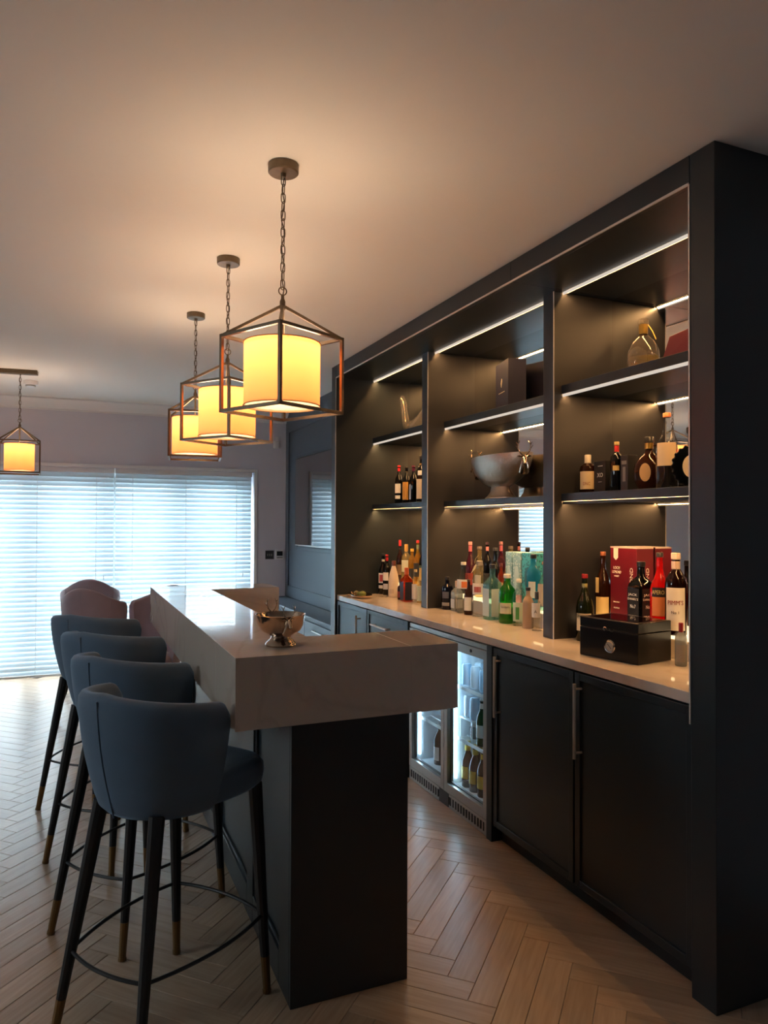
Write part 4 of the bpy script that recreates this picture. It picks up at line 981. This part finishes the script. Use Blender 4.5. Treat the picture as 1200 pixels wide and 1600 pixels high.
    MB().lathe([(0,-.0006),(1,-.0006),(1,.0006),(0,.0006)], 24, sx=.036, sy=.021).move(Matrix.Translation((-.038,.012,.07)) @ Matrix.Rotation(PI/2,4,'Y')).build('label', mat('oval_label', (196,158,108), .5), t)
    # tall clear bottle with copper stopper
    bottle('tall clear bottle with copper stopper and large cream label', 2.085, 2.125, Z1, .041, .292, 'tallneck', 'clear', (196,120,74), [(.30,.60,.95,(216,190,150))], group=g)
    # scalloped round decanter
    t = thing('scalloped_decanter', 'dark round scalloped decanter with cream oval label by the end panel', 'bottle', (2.10, 2.02, Z1+.0006), math.radians(42))
    poly = [(.068*(1+.05*math.cos(20*a))*math.cos(a), .078*(1+.05*math.cos(20*a))*math.sin(a)) for a in [2*PI*i/120 for i in range(120)]]
    MB().prism(poly, -.018, .018).move(Matrix.Translation((0,0,.0815)) @ Matrix.Rotation(PI/2,4,'Y') @ Matrix.Rotation(PI/2,4,'Z')).build('body', GL['dark'], t, bevel=.004)
    MB().lathe([(0,.15),(.013,.155),(.012,.20),(.017,.205),(.017,.225),(0,.228)], 16).build('stopper', mat('cap_20_20_20', (20,20,20), .3), t)
    MB().lathe([(0,-.0006),(1,-.0006),(1,.0006),(0,.0006)], 28, sx=.042, sy=.03).move(Matrix.Translation((-.0190,0,.08)) @ Matrix.Rotation(PI/2,4,'Y')).build('label', mat('oval_cream', (222,200,160), .5), t)
    # top shelf
    t = thing('crystal_decanter', 'crystal cognac decanter with gold collar and stopper on top shelf', 'bottle', (2.09, 2.255, Z2+.0006), math.radians(42))
    pr_ = [(0,0),(.045,0),(.05,.004),(.062,.04),(.06,.08),(.045,.115),(.025,.138),(.016,.148),(.016,.155),(0,.155)]
    MB().lathe(pr_, 40, sx=.6, sy=1.0).build('body', GL['crystal'], t, smooth=50)
    MB().lathe([(0,.006),(.044,.006),(.056,.04),(.057,.06),(0,.0602)], 36, sx=.6, sy=1.0).build('cognac', GL['pale'], t)
    MB().lathe([(.0165,.15),(.0175,.15),(.0175,.188),(0,.188)], 18).build('collar', mat('gold_collar', (176,142,70), .3, .8), t)
    MB().lathe([(.015,.188),(.021,.191),(.021,.206),(.016,.212),(0,.212)], 20).build('stopper', GL['crystal'], t)
    k = MB()
    for i in range(-4, 5): k.ball((-.034+abs(i)*.003, i*.011, .085-abs(i)*.006), .004, .004, .004, 8, 5)
    k.build('embossing', GL['crystal'], t)
    MB().tube([(0,-.018,.186),(-.004,-.034,.16),(-.004,-.048,.125)], .002, 6).build('chain', mat('gold_collar', (176,142,70), .3, .8), t)
    t = thing('leather_case', 'burgundy faceted case on the top shelf beside the decanter', 'box', (2.115, 2.03, Z2+.0005), math.radians(12))
    MB().add([(-.06,-.09,0),(.06,-.09,0),(.06,.09,0),(-.06,.09,0),(-.045,-.075,.125),(.045,-.075,.125),(.045,.065,.098),(-.045,.065,.098)], [(3,2,1,0),(4,5,6,7),(0,1,5,4),(1,2,6,5),(2,3,7,6),(3,0,4,7)]).build('case', mat('burgundy_leather', (92,20,36), .4), t, smooth=0, bevel=.002)
    MB().box(-.0475,-.047,-.02,.02,.03,.05).build('clasp', M_BRASS, t)
near_bay()
def tray_and_duck():
    t = thing('silver_tray', 'oval silver tray with limes at the far end of the worktop', 'tray', (1.805, 4.63, ZC+.0006), math.radians(84))
    MB().lathe([(0,0),(.85,0),(.95,.004),(1.0,.018),(1.0,.020),(.93,.007),(.84,.003),(0,.003)], 40, sx=.155, sy=.075).build('dish', M_SILVER2, t)
    for i, (x, y, r, c) in enumerate(((1.80,4.57,.022,(112,124,60)),(1.805,4.70,.017,(120,108,80)),(1.80,4.635,.017,(96,110,52)))):
        l = thing('lime', ('green lime at the near end of the silver tray','brownish dried lime at the far end of the silver tray','small lime in the middle of the silver tray')[i], 'lime', (x, y, ZC+.0045), .6*i, 'limes on the silver tray')
        MB().ball((0,0,r*.92), r*1.15, r, r*.92, 16, 9).build('fruit', mat('lime_%d' % i, c, .5, bump=(120,.1)), l)
        MB().lathe([(0,0),(.003,0),(.002,.004),(0,.004)], 8, (0,0,r*1.82)).build('stem_end', mat('stem_brown', (90,80,50), .7), l)
    t = thing('glass_decanter', 'clear glass duck shaped decanter with tall curved neck on top shelf', 'decanter', (2.11, 4.43, Z2+.0006), math.radians(0))
    g = glass('thick_glass', (228,226,222), .16, (230,225,220), .01, 1.7)
    MB().tube([(0,.215,.262),(0,.185,.268),(0,.165,.235),(0,.15,.17),(0,.125,.10),(0,.08,.05),(0,.02,.045),(0,-.05,.06),(0,-.10,.095),(0,-.14,.14)], [.012,.018,.021,.022,.027,.040,.044,.038,.022,.006], 20).build('body', g, t, smooth=60)
    MB().tube([(0,.20,.262),(0,.178,.262),(0,.158,.23),(0,.143,.165),(0,.12,.10),(0,.08,.055)], [.006,.010,.012,.012,.014,.016], 14).build('inner_wall', g, t, smooth=60)
    MB().lathe([(0,0),(.04,0),(.034,.006),(.02,.010),(0,.011)], 20, (0,.03,0), sx=.7).build('foot', g, t)
tray_and_duck()

# ------------------------------------------------------------------ dining chair at the picture's edge
def dining_chair():
    t = thing('dining_chair', 'dark dining chair with scalloped back at the edge near blinds', 'chair', (-.70, 5.75, 0), math.radians(8))
    dk = mat('charcoal_fabric', (44,44,48), .8, sheen=.3)
    rows = []
    for z, hx in ((.46,.20),(.53,.225),(.57,.215),(.63,.235),(.67,.225),(.73,.238),(.78,.215),(.80,.15)):
        rows.append([(x*hx, y+.12*(z-.46), z) for x, y in ((-1,.20),(-.5,.225),(0,.232),(.5,.225),(1,.20),(1,.165),(0,.18),(-1,.165))])
    MB().grid(rows, True, True, True).build('backrest', dk, t, smooth=50)
    MB().box(-.22,.22,-.23,.2,.40,.48).build('seat', dk, t, bevel=.02)
    for x, y in ((-.19,-.2),(.19,-.2),(-.19,.17),(.19,.17)): MB().tube([(x,y,.40),(x*1.08,y*1.08,0)], [.018,.011], 10).build('leg', M_BLACK, t)
dining_chair()
